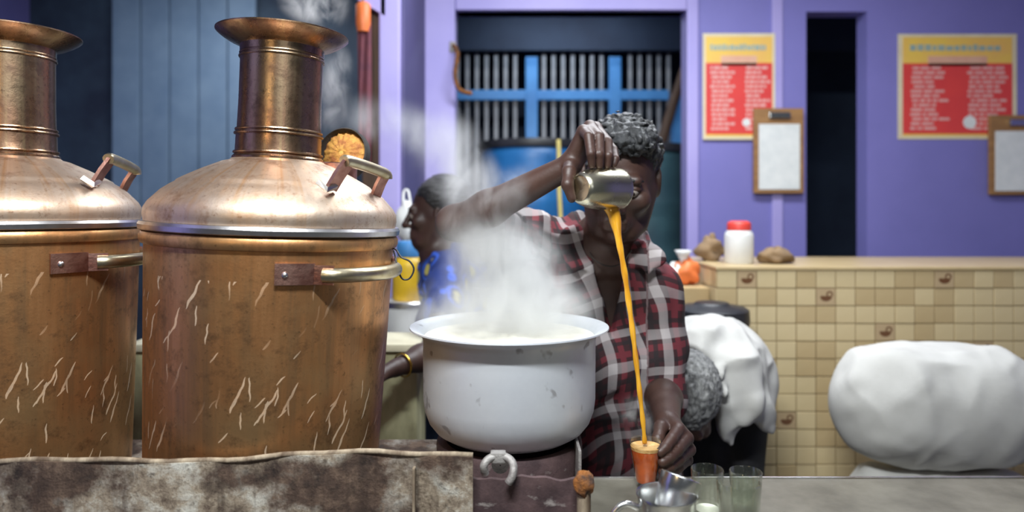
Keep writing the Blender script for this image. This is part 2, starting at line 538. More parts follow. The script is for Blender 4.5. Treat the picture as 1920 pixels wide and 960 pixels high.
ZC = 2.95
DW = 3.30
XL, XR, ZT = -0.279, 0.838, 2.397               # doorway to the yard
X2L, X2R = 1.40, 1.69                           # second doorway further along the wall
struct('floor', MB().bounds(-3.2, 3.2, 0.2, 6.0, -0.1, 0.0), M['floor'], 'dark cement floor of the tea stall')
struct('ceiling', MB().bounds(-3.2, 3.2, 0.0, 6.0, ZC, ZC + 0.1), M['ceiling'], 'pale washed ceiling above the stall')
w = MB()
w.bounds(-0.42, XL, DW, DW + 0.1, 0, ZC).bounds(XL, XR, DW, DW + 0.1, ZT, ZC).bounds(XL, XR, DW, DW + 0.1, 0, 0.88)
w.bounds(XR, X2L, DW, DW + 0.1, 0, ZC).bounds(X2L, X2R, DW, DW + 0.1, ZT, ZC).bounds(X2R, 3.2, DW, DW + 0.1, 0, ZC)
struct('wall_back', w, M['purple'], 'purple painted back wall with dark doorway openings')
struct('trim_1', MB().bounds(-0.418, XL + 0.01, DW - 0.035, DW + 0.1, 0, ZC, 0.006), M['purple_pale'], 'pale purple pilaster at the gate doorway')
struct('trim_2', MB().bounds(XR - 0.01, XR + 0.045, DW - 0.02, DW + 0.1, 0, ZC, 0.006), M['purple_pale'], 'pale purple jamb between doorway and menu poster')
struct('trim_3', MB().bounds(XL + 0.012, XR - 0.012, DW - 0.03, DW + 0.1, ZT, ZT + 0.25, 0.006), M['purple_pale'], 'pale purple lintel over the gate doorway')
struct('trim_4', MB().bounds(1.235, 1.285, DW - 0.012, DW, 0, ZC, 0.004), M['purple_pale'], 'narrow pale strip on the wall behind the notice board')
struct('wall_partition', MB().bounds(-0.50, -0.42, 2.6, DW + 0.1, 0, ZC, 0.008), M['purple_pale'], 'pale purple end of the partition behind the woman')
struct('trim_shade', MB().bounds(-0.4195, -0.408, 2.63, 3.262, 0, ZC - 0.002, 0.003), M['violet_shade'], 'dark violet sheet painting shade onto the doorway side of the partition')  # thin dark sheet stands in for shade on the partition side
struct('trim_5', MB().bounds(-0.575, -0.502, 2.66, 2.74, 0, ZC, 0.006), M['wood'], 'brown door post beside the purple partition')
bp = P(664, -6, 2.6), P(722, 30, 2.6), P(722, -90, 2.6), P(664, -90, 2.6)
m = MB()
m.add([b + Vector((0, dy, 0)) for dy in (0, 0.12) for b in bp], [(0, 1, 2, 3), (7, 6, 5, 4), (0, 4, 5, 1), (1, 5, 6, 2), (2, 6, 7, 3), (3, 7, 4, 0)])
struct('trim_6', m, M['purple_pale'], 'slanting purple bracket under the beam above the boiler')
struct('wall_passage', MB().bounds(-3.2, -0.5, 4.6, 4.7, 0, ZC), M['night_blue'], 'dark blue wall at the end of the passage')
struct('wall_left', MB().bounds(-3.3, -3.2, 0.2, 4.7, 0, ZC), M['purple'], 'purple side wall beyond the boilers')
struct('wall_right', MB().bounds(3.2, 3.3, 0.2, DW + 0.1, 0, ZC), M['purple'], 'purple side wall beyond the tiled counter')
struct('pillar_reflector', MB().bounds(-1.42, -1.22, 0.55, 0.98, 0, ZC, 0.01), M['purple'], 'added purple pillar out of view, reflected in the boiler neck')  # added out of view to give the boiler neck a purple reflection
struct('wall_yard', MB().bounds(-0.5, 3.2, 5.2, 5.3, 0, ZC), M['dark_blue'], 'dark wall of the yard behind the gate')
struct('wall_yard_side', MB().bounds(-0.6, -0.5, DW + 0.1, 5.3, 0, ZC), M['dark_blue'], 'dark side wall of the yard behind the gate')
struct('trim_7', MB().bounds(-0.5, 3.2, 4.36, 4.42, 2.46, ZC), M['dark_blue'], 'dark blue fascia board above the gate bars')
struct('floor_platform', MB().bounds(-0.48, 1.25, DW + 0.1, 4.9, 0, 0.9), M['floor'], 'raised cement platform under the barrels')

# light blue shutter and red cloth in the passage on the far side of the boiler
e = empty('shutter', (-1.9, 4.55, 1.2), 'light blue board shutter high in the dark passage', 'shutter')
for k in range(5):
    x0 = -2.62 + k * 0.19
    MB().bounds(x0, x0 + 0.18, 4.54, 4.58, 1.2, 2.9, 0.006).build('board', M['light_blue'], e)
e = empty('hanging_cloth', P(684, 320, 2.62), 'dark red cloth hanging by the brown door post of the passage', 'cloth')
m = MB()
cv, cf = [], []
for j in range(12):
    for i in range(9):
        p = P(670 + i * 3.2, 40 + j * 24, 2.60)
        cv.append(p + Vector((0, 0.015 * math.sin(i * 1.6 + j * 0.25) * (0.4 + j / 12), 0)))
for j in range(11):
    for i in range(8):
        cf.append((j * 9 + i, j * 9 + i + 1, j * 9 + i + 10, j * 9 + i + 9))
n0 = len(cv)
m.add(cv + [p + Vector((0, 0.004, 0)) for p in cv], cf + [tuple(i + n0 for i in f[::-1]) for f in cf])
m.build('cloth', M['red_cloth'], e, 180)
m = MB().lathe([(0.001, -0.05), (0.022, -0.05), (0.028, -0.02), (0.028, 0.05), (0.018, 0.06), (0.001, 0.06)], 18, P(681, 35, 2.60))
m.build('top_knot', M['orange'], e, 50)
MB().tube([P(681, 20, 2.60), P(681, -340, 2.60)], 0.004, 6).build('cord', M['sack'], e)

# ------------------------------------------------------------------ gate of the yard
gd = 4.4
g = empty('yard_gate', (0.3, gd, 0.9), 'blue metal gate with grey bars seen through the doorway', 'gate')
bar_me = MB().box((0, 0, 0), (0.024, 0.012, 1.54), None, 0.003).mesh('bar')
bar_me.materials.append(M['gate_grey'])
k = 0
for px in np.arange(858, 1256, 18.0):
    if 980 < px < 1012 or 1138 < px < 1168:
        continue
    o = link('bar', bar_me, None, g)
    o.location = ((px - 960) / F * gd - 0.3, 0.012, 0.78)
for (xa, xb) in ((0.085, 0.162), (0.612, 0.688)):
    MB().bounds(xa, xb, gd - 0.035, gd - 0.003, 0.9, 2.42, 0.006).build('upright', M['gate_blue'], g)
MB().bounds(-0.36, 0.99, gd - 0.03, gd - 0.001, 2.148, 2.212, 0.006).build('rail', M['gate_blue'], g)
MB().bounds(-0.36, 1.10, gd - 0.03, gd - 0.001, 0.95, 1.01, 0.006).build('rail', M['gate_blue'], g)
MB().bounds(1.005, 1.095, gd - 0.04, gd - 0.003, 0.9, 2.19, 0.006).build('upright', M['gate_blue'], g)
o = MB().tube([P(1289, 112, 4.22), P(1262, 195, 4.2), P(1233, 290, 4.18), (0.68, 4.15, 0.9)], [0.026, 0.03, 0.034, 0.034], 10).build('wooden_pole', M['wood'], None, 60, (0.68, 4.15, 0.9))
tag(o, 'brown wooden pole leaning against the yard gate', 'pole')


def barrel(c, r, h, mat, lidmat, label):
    e = empty('water_barrel', c, label, 'barrel', 'barrels in the doorway')
    pr = [(0.001, 0), (r * 0.93, 0), (r * 0.97, 0.02)]
    for k in range(1, 12):
        z = h * k / 12
        bulge = 0.012 if k in (4, 8) else 0
        pr += [(r * 0.97 + bulge, z - 0.012), (r * 0.97 + bulge, z + 0.012)]
    pr += [(r * 0.96, h - 0.05), (r * 0.93, h - 0.02), (r * 0.90, h - 0.02)]
    MB().lathe(pr, 48, c).build('body', mat, e, 40)
    MB().lathe([(r * 0.2, h - 0.03), (r * 0.9, h - 0.03), (r * 1.0, h - 0.028), (r * 1.02, h - 0.005), (r * 1.0, h + 0.012), (r * 0.96, h + 0.014), (r * 0.93, h), (0.001, h)], 48, c).build('rim', lidmat, e, 40)
    return e


barrel(Vector((0.115, 3.73, 0.9)), 0.295, 0.90, M['barrel_blue'], M['black_plastic'], 'blue plastic barrel with black rim behind the raised arm')
barrel(Vector((0.69, 3.76, 0.9)), 0.262, 0.885, M['barrel_green'], M['black_plastic'], 'dark green barrel standing behind the man pouring tea')
o = MB().tube(spline([P(1047, 262, 3.36), P(1048, 300, 3.36), P(1048, 350, 3.355), P(1052, 425, 3.35), P(1054, 470, 3.35)], 5), 0.011, 8).build('hanging_rope', M['yellow_cord'], None, 180, P(1054, 470, 3.35))
tag(o, 'pale yellow rope hanging in front of the blue barrel', 'rope')
e = empty('gate_hook', P(852, 180, 3.27), 'rusty iron hook on the pale pilaster by the gate', 'hook')
MB().tube(spline([P(850, 85, 3.26), P(858, 100, 3.22), P(853, 140, 3.2), P(862, 168, 3.2), P(885, 175, 3.2)], 5), 0.010, 8).build('hook', M['rust'], e, 180)
MB().box(P(849, 88, 3.263), (0.03, 0.012, 0.05), None, 0.003).build('plate', M['iron'], e)

# ------------------------------------------------------------------ posters and notice board
def poster(x0, x1, z0, z1, y, label, lines):
    e = empty('menu_poster', ((x0 + x1) / 2, y, z0), label, 'poster')
    W_, H_ = x1 - x0, z1 - z0
    bx = lambda a, b, c, d, lift, mat, nm, par=e: MB().bounds(x0 + a * W_, x0 + b * W_, y - 0.004 - lift, y - 0.001, z0 + c * H_, z0 + d * H_).build(nm, mat, par)
    bx(0, 1, 0, 1, 0, M['poster_edge'], 'sheet')
    bx(0.04, 0.96, 0.03, 0.97, 0.001, M['poster_yellow'], 'yellow_ground')
    rp = bx(0.04, 0.96, 0.05, 0.72, 0.002, M['poster_red'], 'red_panel')
    m = MB()
    for i in range(14):                                   # round the top corners of the red field towards the middle title
        a = PI * i / 13
    m.box((x0 + 0.5 * W_, y - 0.0035, z0 + 0.74 * H_), (0.5 * W_, 0.005, 0.10 * H_), None, 0.002)
    m.build('title_plate', M['poster_peach'], e)
    rnd = random.Random(lines)
    m = MB()
    xx = 0.10
    while xx < 0.86:                                      # heading, letters too soft to read
        ww = rnd.uniform(0.03, 0.06)
        m.bounds(x0 + xx * W_, x0 + (xx + ww) * W_, y - 0.0062, y - 0.003, z0 + 0.84 * H_, z0 + rnd.uniform(0.885, 0.90) * H_)
        xx += ww + 0.012
    m.build('heading', M['poster_teal'], e)['kind'] = 'stuff'
    m = MB()
    for r_ in range(14):
        zz = 0.09 + r_ * 0.044
        for (ca, cb) in ((0.10, 0.44), (0.58, 0.93)):
            xx = ca + rnd.uniform(0, 0.03)
            end = cb - rnd.uniform(0.0, 0.16)
            while xx < end:
                ww = rnd.uniform(0.03, 0.10)
                m.bounds(x0 + xx * W_, x0 + min(xx + ww, cb) * W_, y - 0.0066, y - 0.003, z0 + zz * H_, z0 + (zz + 0.026) * H_)
                xx += ww + 0.014
    m.build('price_lines', M['poster_pink'], e)['kind'] = 'stuff'
    m = MB().lathe([(0.0005, 0), (0.055 * W_, 0), (0.055 * W_, 0.0012), (0.0005, 0.0012)], 20, (x0 + 0.60 * W_, y - 0.0055, z0 + 0.16 * H_), Matrix.Rotation(PI / 2, 3, 'X'))
    m.build('round_picture', M['paper'], e)
    return e


M['poster_edge'] = plain('poster_edge', (0.80, 0.72, 0.50), (0.72, 0.62, 0.42), 9, 0.4)
M['poster_yellow'] = plain('poster_yellow', (0.90, 0.62, 0.10), (0.88, 0.52, 0.14), 6, 0.4)
M['poster_red'] = plain('poster_red', (0.78, 0.07, 0.06), (0.70, 0.06, 0.06), 6, 0.4)
M['poster_peach'] = plain('poster_peach', (0.80, 0.50, 0.34), (0.76, 0.40, 0.28), 9, 0.4)
M['poster_teal'] = plain('poster_teal', (0.30, 0.42, 0.40), (0.40, 0.48, 0.40), 30, 0.5)
M['poster_pink'] = plain('poster_pink', (0.80, 0.46, 0.42), (0.74, 0.36, 0.33), 30, 0.5)
poster(0.904, 1.246, 1.787, 2.290, DW - 0.012, 'red and yellow menu poster beside the gate doorway', 1)
poster(1.835, 2.40, 1.79, 2.29, DW, 'wide red and yellow poster on the wall beyond the second doorway', 5)


def notice(x0, x1, z0, z1, y, label):
    e = empty('notice_board', ((x0 + x1) / 2, y, z0), label, 'notice board')
    MB().bounds(x0, x1, y - 0.02, y, z0, z1, 0.003).build('backing_board', M['frame_wood'], e)
    MB().bounds(x0 + 0.022, x1 - 0.02, y - 0.024, y - 0.019, z0 + 0.018, z1 - 0.075).build('paper_sheet', M['paper'], e)
    MB().bounds((x0 + x1) / 2 - 0.05, (x0 + x1) / 2 + 0.05, y - 0.035, y - 0.02, z1 - 0.05, z1 - 0.02, 0.004).build('clip', M['steel'], e)


notice(1.138, 1.372, 1.532, 1.932, DW - 0.02, 'white paper on brown board overlapping the menu poster')
notice(2.255, 2.52, 1.525, 1.90, DW - 0.012, 'white paper on brown board below the wide poster')

# ------------------------------------------------------------------ tiled counter at the back right
tx0, tx1, td, tz = 0.681, 2.95, 2.30, 1.264
tc = empty('tiled_counter', (tx0, td, 0), 'cream tiled counter wall with brown cup tiles behind stooping person', 'counter')
MB().bounds(tx0 + 0.006, tx1, td + 0.006, td + 0.5, 0, tz - 0.012).build('core', M['grout'], tc)
MB().bounds(tx0 - 0.004, tx1, td - 0.004, td + 0.5, tz - 0.012, tz, 0.003).build('ledge', M['tile_b'], tc)
tw, th = 0.0655, 0.0585
tms = []
for nm in ('tile_a', 'tile_b', 'tile_motif'):
    me = MB().box((0, 0, 0), (tw - 0.003, 0.008, th - 0.003), None, 0.0015).mesh('tile')
    me.materials.append(M[nm])
    tms.append(me)
rnd = random.Random(3)
for j in range(12):
    for i in range(19):
        pick = 2 if (i, j) in ((1, 0), (0, 4), (1, 5), (5, 1), (8, 3), (11, 0), (13, 4), (16, 2), (3, 8), (9, 7)) else (0 if rnd.random() < 0.72 else 1)
        o = link('tile', tms[pick], None, tc)
        o.location = (tw * (i + 0.5), 0.003 + rnd.uniform(-0.0008, 0.0008), tz - 0.013 - th * (j + 0.5))
m = MB().bounds(tx0 + tw * 19, tx1, td + 0.001, td + 0.01, tz - 0.013 - 12 * th, tz - 0.013)
m.build('plain_face', M['tile_a'], tc)
for j in range(5):
    for i in range(5):
        o = link('tile', tms[0 if (i + j) % 3 else 1], None, tc)
        o.location = (0.002, tw * (i + 0.5) + 0.006, tz - 0.013 - th * (j + 0.5))
        o.rotation_euler = (0, 0, PI / 2)

# jar, sacks and boxes on and beside it
c = Vector((0.802, 2.45, tz))
e = empty('storage_jar', c, 'milky plastic jar with red lid on the tiled counter', 'jar')
MB().lathe([(0.001, 0), (0.046, 0), (0.050, 0.008), (0.050, 0.095), (0.047, 0.108), (0.038, 0.118), (0.036, 0.124), (0.001, 0.124)], 32, c).build('body', M['white_plastic'], e, 50)
MB().lathe([(0.001, 0.150), (0.028, 0.150), (0.039, 0.144), (0.041, 0.138), (0.041, 0.118), (0.037, 0.116)], 32, c).build('lid', M['red_plastic'], e, 50)


def lump(mb, c, r, seed, amp=0.18, seg=20, zmin=None):
    rn = random.Random(seed)
    ph = [(rn.uniform(0, 6), rn.uniform(0, 6), rn.randint(2, 4), rn.randint(2, 5)) for _ in range(4)]
    vs, fs = [], []
    for j in range(seg // 2 + 1):
        th_ = PI * j / (seg // 2)
        for i in range(seg):
            a = 2 * PI * i / seg
            k = 1 + amp * sum(math.sin(p + m_ * a) * math.sin(q + n_ * th_) for p, q, m_, n_ in ph) / 2
            p = Vector((r[0] * math.sin(th_) * math.cos(a) * k, r[1] * math.sin(th_) * math.sin(a) * k, r[2] * math.cos(th_) * k)) + Vector(c)
            if zmin is not None and p.z < zmin:
                p.z = zmin
            vs.append(p)
    for j in range(seg // 2):
        for i in range(seg):
            fs.append((j * seg + i, j * seg + (i + 1) % seg, (j + 1) * seg + (i + 1) % seg, (j + 1) * seg + i))
    return mb.add(vs, fs)


def bundle(name, c, r, mat, label, cat, seed, knot=None, amp=0.18):
    e = empty(name, c, label, cat)
    lump(MB(), Vector(c) + Vector((0, 0, r[2] * 0.85)), r, seed, amp, 28, c[2]).build('body', mat, e, 180)
    if knot:
        top = Vector(c) + Vector((0, 0, r[2] * 1.75))
        MB().lathe([(r[0] * 0.25, -0.01), (r[0] * 0.16, 0.008), (r[0] * 0.30, 0.03), (r[0] * 0.42, 0.045), (0.001, 0.04)], 14, top).build('knot', knot, e, 180)
    return e


bundle('brown_bundle', (0.735, 2.58, tz), (0.050, 0.05, 0.045), M['sack'], 'brown cloth bundle on the counter corner next to jar', 'bundle', 4, None, 0.3)
bundle('flour_bag', (0.93, 2.45, tz), (0.06, 0.05, 0.03), M['sack'], 'low brown bag lying on the counter past the jar', 'bag', 9)
# stack of cartons between the barrel and the counter
zb = 0.0
for k, hgt in enumerate((0.30, 0.30, 0.30, 0.29)):
    e = empty('carton', (0.565, 2.47, zb), ['bottom carton of the brown stack beside tiled counter', 'second carton up in the brown stack beside tiled counter',
                                           'third carton up in the brown stack beside tiled counter', 'top carton of the brown stack, under the orange bag'][k], 'carton', 'cartons beside the tiled counter')
    MB().bounds(0.46, 0.672, 2.36, 2.58, zb, zb + hgt - 0.002, 0.004).build('box', M['carton'], e)
    MB().bounds(0.548, 0.582, 2.3585, 2.5815, zb + 0.05, zb + hgt - 0.0008).build('tape', M['tile_a'], e)
    zb += hgt
e = empty('carry_bag', (0.610, 2.45, zb), 'orange and white plastic bag on top of the cartons', 'bag')
lump(MB(), (0.617, 2.45, zb + 0.042), (0.045, 0.04, 0.046), 12, 0.2, 24, zb + 0.001).build('orange_body', M['orange'], e, 180)
m = MB()
lump(m, (0.578, 2.45, zb + 0.034), (0.03, 0.03, 0.036), 5, 0.25, 18, zb + 0.001)
m.build('white_body', M['white_plastic'], e, 180)
MB().lathe([(0.016, 0), (0.010, 0.012), (0.022, 0.034), (0.030, 0.05), (0.026, 0.05), (0.001, 0.02)], 12, (0.605, 2.45, zb + 0.07)).build('tied_top', M['white_plastic'], e, 180)

# blue drum with black lid behind the stooping person
c = Vector((0.628, 2.18, 0))
e = empty('blue_drum', c, 'blue drum with black lid behind the stooping person', 'drum')
MB().lathe([(0.001, 0), (0.094, 0), (0.098, 0.02), (0.098, 0.5), (0.101, 0.51), (0.098, 0.53), (0.100, 1.08), (0.100, 1.10)], 36, c).build('body', M['barrel_blue'], e, 40)
MB().lathe([(0.098, 1.095), (0.113, 1.095), (0.115, 1.105), (0.113, 1.14), (0.102, 1.148), (0.06, 1.152), (0.05, 1.162), (0.001, 1.164)], 36, c).build('lid', M['black_plastic'], e, 40)
# ------------------------------------------------------------------ things behind the woman
MBk = MB().bounds(-1.0, -0.245, 1.80, 1.97, 0, 1.085, 0.012)
e = empty('plaster_block', (-0.6, 1.85, 0), 'stained pale plaster block with cream top beside the boiler', 'block')
MBk.build('body', M['cream_block'], e, 40)
MB().bounds(-1.0, -0.238, 1.788, 1.97, 1.085, 1.105, 0.005).build('top_slab', M['cream_top'], e, 40)
c = Vector(((766 - 960) / F * 2.42, 2.42, 0))
e = empty('steel_drum', c, 'pale painted drum holding the yellow can behind the woman', 'drum')
MB().lathe([(0.001, 0), (0.085, 0), (0.088, 0.02), (0.088, 0.55), (0.091, 0.56), (0.088, 0.57), (0.088, 1.12), (0.084, 1.138), (0.001, 1.138)], 32, c).build('body', M['white_plastic'], e, 40)
MB().lathe([(0.087, 1.115), (0.092, 1.12), (0.092, 1.135), (0.087, 1.14)], 32, c).build('rim', M['tinned'], e, 40)
c = Vector(((768 - 960) / F * 2.42, 2.42, 1.139))
e = empty('yellow_can', c, 'yellow plastic can with blue cap behind the woman', 'can')
MB().lathe([(0.001, 0), (0.055, 0), (0.060, 0.01), (0.060, 0.12), (0.052, 0.145), (0.035, 0.155), (0.001, 0.155)], 28, c).build('body', M['yellow_plastic'], e, 50)
MB().lathe([(0.036, 0.150), (0.045, 0.152), (0.046, 0.195), (0.040, 0.205), (0.001, 0.206)], 28, c).build('cap', M['gate_blue'], e, 50)
MB().tube(spline([c + Vector((0.055, 0, 0.05)), c + Vector((0.085, 0, 0.07)), c + Vector((0.085, 0, 0.11)), c + Vector((0.05, 0, 0.13))], 5), 0.008, 8).build('grip', M['yellow_plastic'], e, 180)
e = empty('hanging_bag', P(762, 455, 2.62), 'white plastic bag hanging on the partition beside the woman', 'bag')
lump(MB(), P(764, 418, 2.545), (0.045, 0.03, 0.075), 31, 0.12, 24).build('body', M['white_plastic'], e, 180)
MB().tube(spline([P(756, 385, 2.55), P(757, 360, 2.57), P(765, 358, 2.57), P(770, 385, 2.55)], 5), 0.005, 6).build('handle', M['white_plastic'], e, 180)

# ================================================================== hearth, boilers, stove
HZ = 0.95
o = MB().bounds(-1.75, 0.085, 1.055, 1.52, 0, HZ, 0.006).build('hearth', M['hearth'], None, 40, (-0.8, 1.2, 0))
tag(o, 'low masonry hearth carrying the copper boilers and milk pot', 'hearth')
# sheet along its front with a rolled lip
e = empty('hearth_sheet', (-0.9, 1.03, 0), 'weathered whitewashed metal sheet across the hearth front', 'metal sheet')
m = MB()
vs, fs = [], []
NX, NZ = 60, 14
xs = [-1.75 + (1.75 - 0.058) * i / NX for i in range(NX + 1)]


def sheet_top(x):
    return 1.078 + 0.010 * max(0, min(1, (x + 0.42) / 0.22)) + 0.0022 * math.sin(x * 17) + 0.0012 * math.sin(x * 51)


for side in (0, 1):
    for j in range(NZ + 1):
        for i, x in enumerate(xs):
            z = 0.3 + (sheet_top(x) - 0.3) * j / NZ
            y = 1.03 + 0.006 * math.sin(x * 9 + z * 4) + 0.003 * math.sin(x * 31 + 1) + (0.010 if side else 0)
            vs.append((x, y, z))
n1 = (NX + 1) * (NZ + 1)
idx = lambda s, j, i: s * n1 + j * (NX + 1) + i
for s in (0, 1):
    for j in range(NZ):
        for i in range(NX):
            q = (idx(s, j, i), idx(s, j, i + 1), idx(s, j + 1, i + 1), idx(s, j + 1, i))
            fs.append(q if s == 0 else q[::-1])
for i in range(NX):
    fs.append((idx(0, NZ, i), idx(0, NZ, i + 1), idx(1, NZ, i + 1), idx(1, NZ, i)))
for j in range(NZ):
    fs.append((idx(0, j, NX), idx(1, j, NX), idx(1, j + 1, NX), idx(0, j + 1, NX)))
m.add(vs, fs)
m.build('sheet', M['hearth'], e, 40)
MB().tube([(x, 1.033 + 0.006 * math.sin(x * 9 + 4.3), sheet_top(x) + 0.001) for x in xs], 0.0042, 8).build('rolled_lip', M['post'], e, 180)
MB().box((-0.145, 1.026, 0.70), (0.004, 0.012, 0.74), None, 0.001).build('seam', M['post'], e)

SB = 1.25 / F
BROOT = Vector(((497 - 960) * SB, 1.25, HZ - 0.006))


def hh(py):
    return CZ - (py - HY) * SB - BROOT.z


def make_boiler(root):
    def pr(l, mbz=None):
        return [(r * SB, hh(y - (0.04 * r if r > 90 and y > 200 else 0))) for r, y in l]
    B = lambda prof, nm, mat, par=root, c0=False, c1=False, sm=35: link_local(MB().lathe(pr(prof), 72, (0, 0, 0), None, c0, c1), nm, mat, par, sm)
    B([(2, 915), (203, 915), (205, 905), (207, 845), (211, 720), (215, 600), (218, 500), (219, 466), (212, 464)], 'body', M['copper_body'])
    B([(214, 467), (224, 465), (227, 459), (227, 450), (224, 445), (214, 444)], 'lower_band', M['copper_body'])
    B([(214, 445), (222, 444), (229, 441), (230, 433), (227, 428), (214, 427)], 'tinned_band', M['tinned'])
    d = B([(214, 429), (221, 427), (223, 416), (222, 404), (216, 393), (206, 382), (196, 371), (182, 360), (174, 355), (171, 351), (163, 346), (146, 336), (130, 327), (112, 318), (98, 311), (86, 304), (79, 298), (60, 296)], 'dome', M['copper_dome'])
    nk = B([(70, 304), (82, 302), (82, 297), (78, 293), (77, 290), (76.5, 262), (75, 240), (74, 200), (74, 120), (76, 84), (72, 80), (71, 290)], 'neck', M['copper_neck'])
    for y, rr in ((112, 76.5), (106, 75.5), (254, 79.5), (247, 78), (289, 80)):
        B([(rr - 4, y - 3), (rr, y - 1.8), (rr + 0.6, y), (rr, y + 1.8), (rr - 4, y + 3)], 'neck_ring', M['copper_neck'], nk)
    B([(75, 92), (81, 89), (96, 83), (108, 76), (116, 70), (119, 67), (119, 65), (117, 64), (108, 71), (96, 78), (84, 84), (72, 87)], 'flange', M['copper_neck'])
    return nk


def link_local(mb, nm, mat, par, sm=40):
    return link(nm, mb.mesh(nm), mat, par, None, sm)


def L(px, py, d):
    return BMI @ P(px, py, d)


boiler = empty('copper_boiler', BROOT, 'large copper water boiler with strap handles beside the milk pot', 'boiler', 'copper boilers', None, (0, math.radians(2.3), 0))
BM = Matrix.Translation(BROOT) @ Matrix.Rotation(math.radians(2.3), 4, 'Y')
BMI = BM.inverted()
make_boiler(boiler)


def strap(pts, wdir, half, thick):
    """flat metal strap along pts, half-width along wdir"""
    mb = MB()
    pts = [Vector(p) for p in pts]
    n = len(pts)
    vs, fs = [], []
    for i, p in enumerate(pts):
        tdir = (pts[min(i + 1, n - 1)] - pts[max(i - 1, 0)]).normalized()
        wd = Vector(wdir) if not callable(wdir) else wdir(i)
        wd = (wd - tdir * wd.dot(tdir)).normalized()
        nn = tdir.cross(wd)
        for a, b in ((-1, -1), (1, -1), (1, 1), (-1, 1)):
            vs.append(p + wd * half * a + nn * thick * b)
    for i in range(n - 1):
        for k in range(4):
            fs.append((i * 4 + k, i * 4 + (k + 1) % 4, i * 4 + 4 + (k + 1) % 4, i * 4 + 4 + k))
    fs += [(3, 2, 1, 0), tuple((n - 1) * 4 + k for k in range(4))]
    return mb.add(vs, fs)


# handle on the body
def cyl(theta, r, z):
    a = math.radians(theta)
    return Vector((r * math.sin(a), -r * math.cos(a), z))


zr = hh(493)
RB = 218.5 * SB
hd = empty('side_handle', (0, 0, 0))
hd.parent = boiler
link_local(strap([cyl(a, RB + 0.003, zr + 0.001) for a in (19, 23, 27, 31, 35)], (0, 0, 1), 0.0165, 0.0022), 'mount_plate', M['copper_strap'], hd, 30)
link_local(strap([cyl(35, RB + 0.004, zr), cyl(38, RB + 0.012, zr), cyl(41, RB + 0.022, zr)], (0, 0, 1), 0.0150, 0.003), 'mount_arm', M['copper_strap'], hd, 30)
link_local(strap([cyl(a, RB + 0.003, zr) for a in (92, 97, 102, 108)], (0, 0, 1), 0.0165, 0.0022), 'mount_plate', M['copper_strap'], hd, 30)
gp = [cyl(38, RB + 0.012, zr), cyl(41, RB + 0.021, zr), cyl(48, RB + 0.026, zr), cyl(58, RB + 0.028, zr), cyl(68, RB + 0.026, zr), cyl(78, RB + 0.020, zr), cyl(86, RB + 0.012, zr), cyl(92, RB + 0.004, zr)]
link_local(MB().tube(spline(gp, 5), [0.0118] * 36, 14), 'grip', M['brass_grip'], hd, 60)
for a in (23, 97):
    link_local(MB().lathe([(0.0052, 0), (0.0048, 0.003), (0.0025, 0.0048), (0.0003, 0.005)], 12, cyl(a, RB + 0.004, zr), Vector(cyl(a, 1, 0)).to_track_quat('Z', 'Y').to_matrix()), 'rivet', M['tinned'], hd, 60)
# handle on the dome
f1, t1, t2, f2 = L(620, 350, 1.115), L(653, 305, 1.12), L(722, 328, 1.215), L(703, 364, 1.235)
hd = empty('dome_handle', (0, 0, 0))
hd.parent = boiler
wd = (L(660, 345, 1.08) - L(640, 340, 1.18)).normalized()
link_local(strap([f1 + Vector((0, 0.002, -0.004)), f1 * 0.5 + t1 * 0.5, t1], (t2 - t1), 0.0125, 0.003), 'leg_strap', M['copper_strap'], hd, 30)
link_local(strap([f2 + Vector((0, 0.002, -0.006)), f2 * 0.5 + t2 * 0.5, t2], (t2 - t1), 0.0115, 0.003), 'leg_strap', M['copper_strap'], hd, 30)
link_local(strap([L(596, 341, 1.105), L(613, 356, 1.1), L(630, 349, 1.118)], (0, -1, 0.3), 0.0035, 0.004), 'foot_plate', M['tinned'], hd, 30)
link_local(MB().tube(spline([t1 + (t1 - t2) * 0.10, t1 + Vector((0, 0, 0.003)), (t1 + t2) / 2 + Vector((0, 0, 0.004)), t2 + Vector((0, 0, 0.002)), t2 + (t2 - t1) * 0.06 + Vector((0, 0, -0.006))], 5), [0.0095] * 21, 12), 'grip', M['brass_grip'], hd, 60)
# open filler cap behind the dome handle
cc = L(643, 288, 1.335)
nrm = Vector((-0.25, -1.0, 0.18)).normalized()
MR = nrm.to_track_quat('Z', 'Y').to_matrix() @ Matrix.Scale(1.14, 3)
cp = link_local(MB().lathe([(0.001, -0.020), (0.040, -0.020), (0.044, -0.014), (0.0445, 0.004), (0.0425, 0.006), (0.041, 0.002), (0.038, -0.008), (0.001, -0.010)], 40, cc, MR), 'filler_cap', M['soot'], boiler, 40)
m = MB()
vs, fs = [], []
NR, NA = 8, 96
for j in range(NR + 1):
    for i in range(NA):
        a = 2 * PI * i / NA
        rr = 0.0395 * (0.12 + 0.88 * j / NR)
        hz = -0.006 + 0.012 * (1 - (j / NR) ** 2) + 0.0016 * math.sin(a * 17) * (j / NR) + 0.0012 * math.sin(a * 31 + j * 2.0) + 0.0012 * math.sin(j * 2.6 + a * 3)
        vs.append(MR @ Vector((rr * math.cos(a), rr * math.sin(a), hz)) + cc)
for j in range(NR):
    for i in range(NA):
        fs.append((j * NA + i, j * NA + (i + 1) % NA, (j + 1) * NA + (i + 1) % NA, (j + 1) * NA + i))
fs.append(tuple(range(NA))[::-1])
m.add(vs, fs)
link_local(m, 'ribbed_lining', M['coir'], cp, 180)
link_local(strap([cc + MR @ Vector((0, -0.042, -0.004)), L(640, 340, 1.325), L(636, 362, 1.31)], (1, 0, 0), 0.016, 0.004), 'hinge', M['soot'], cp, 30)
link_local(MB().lathe([(0.034, -0.03), (0.034, 0.030), (0.030, 0.032), (0.028, -0.03)], 28, L(634, 338, 1.29)), 'filler_pipe', M['copper_strap'], boiler, 40)
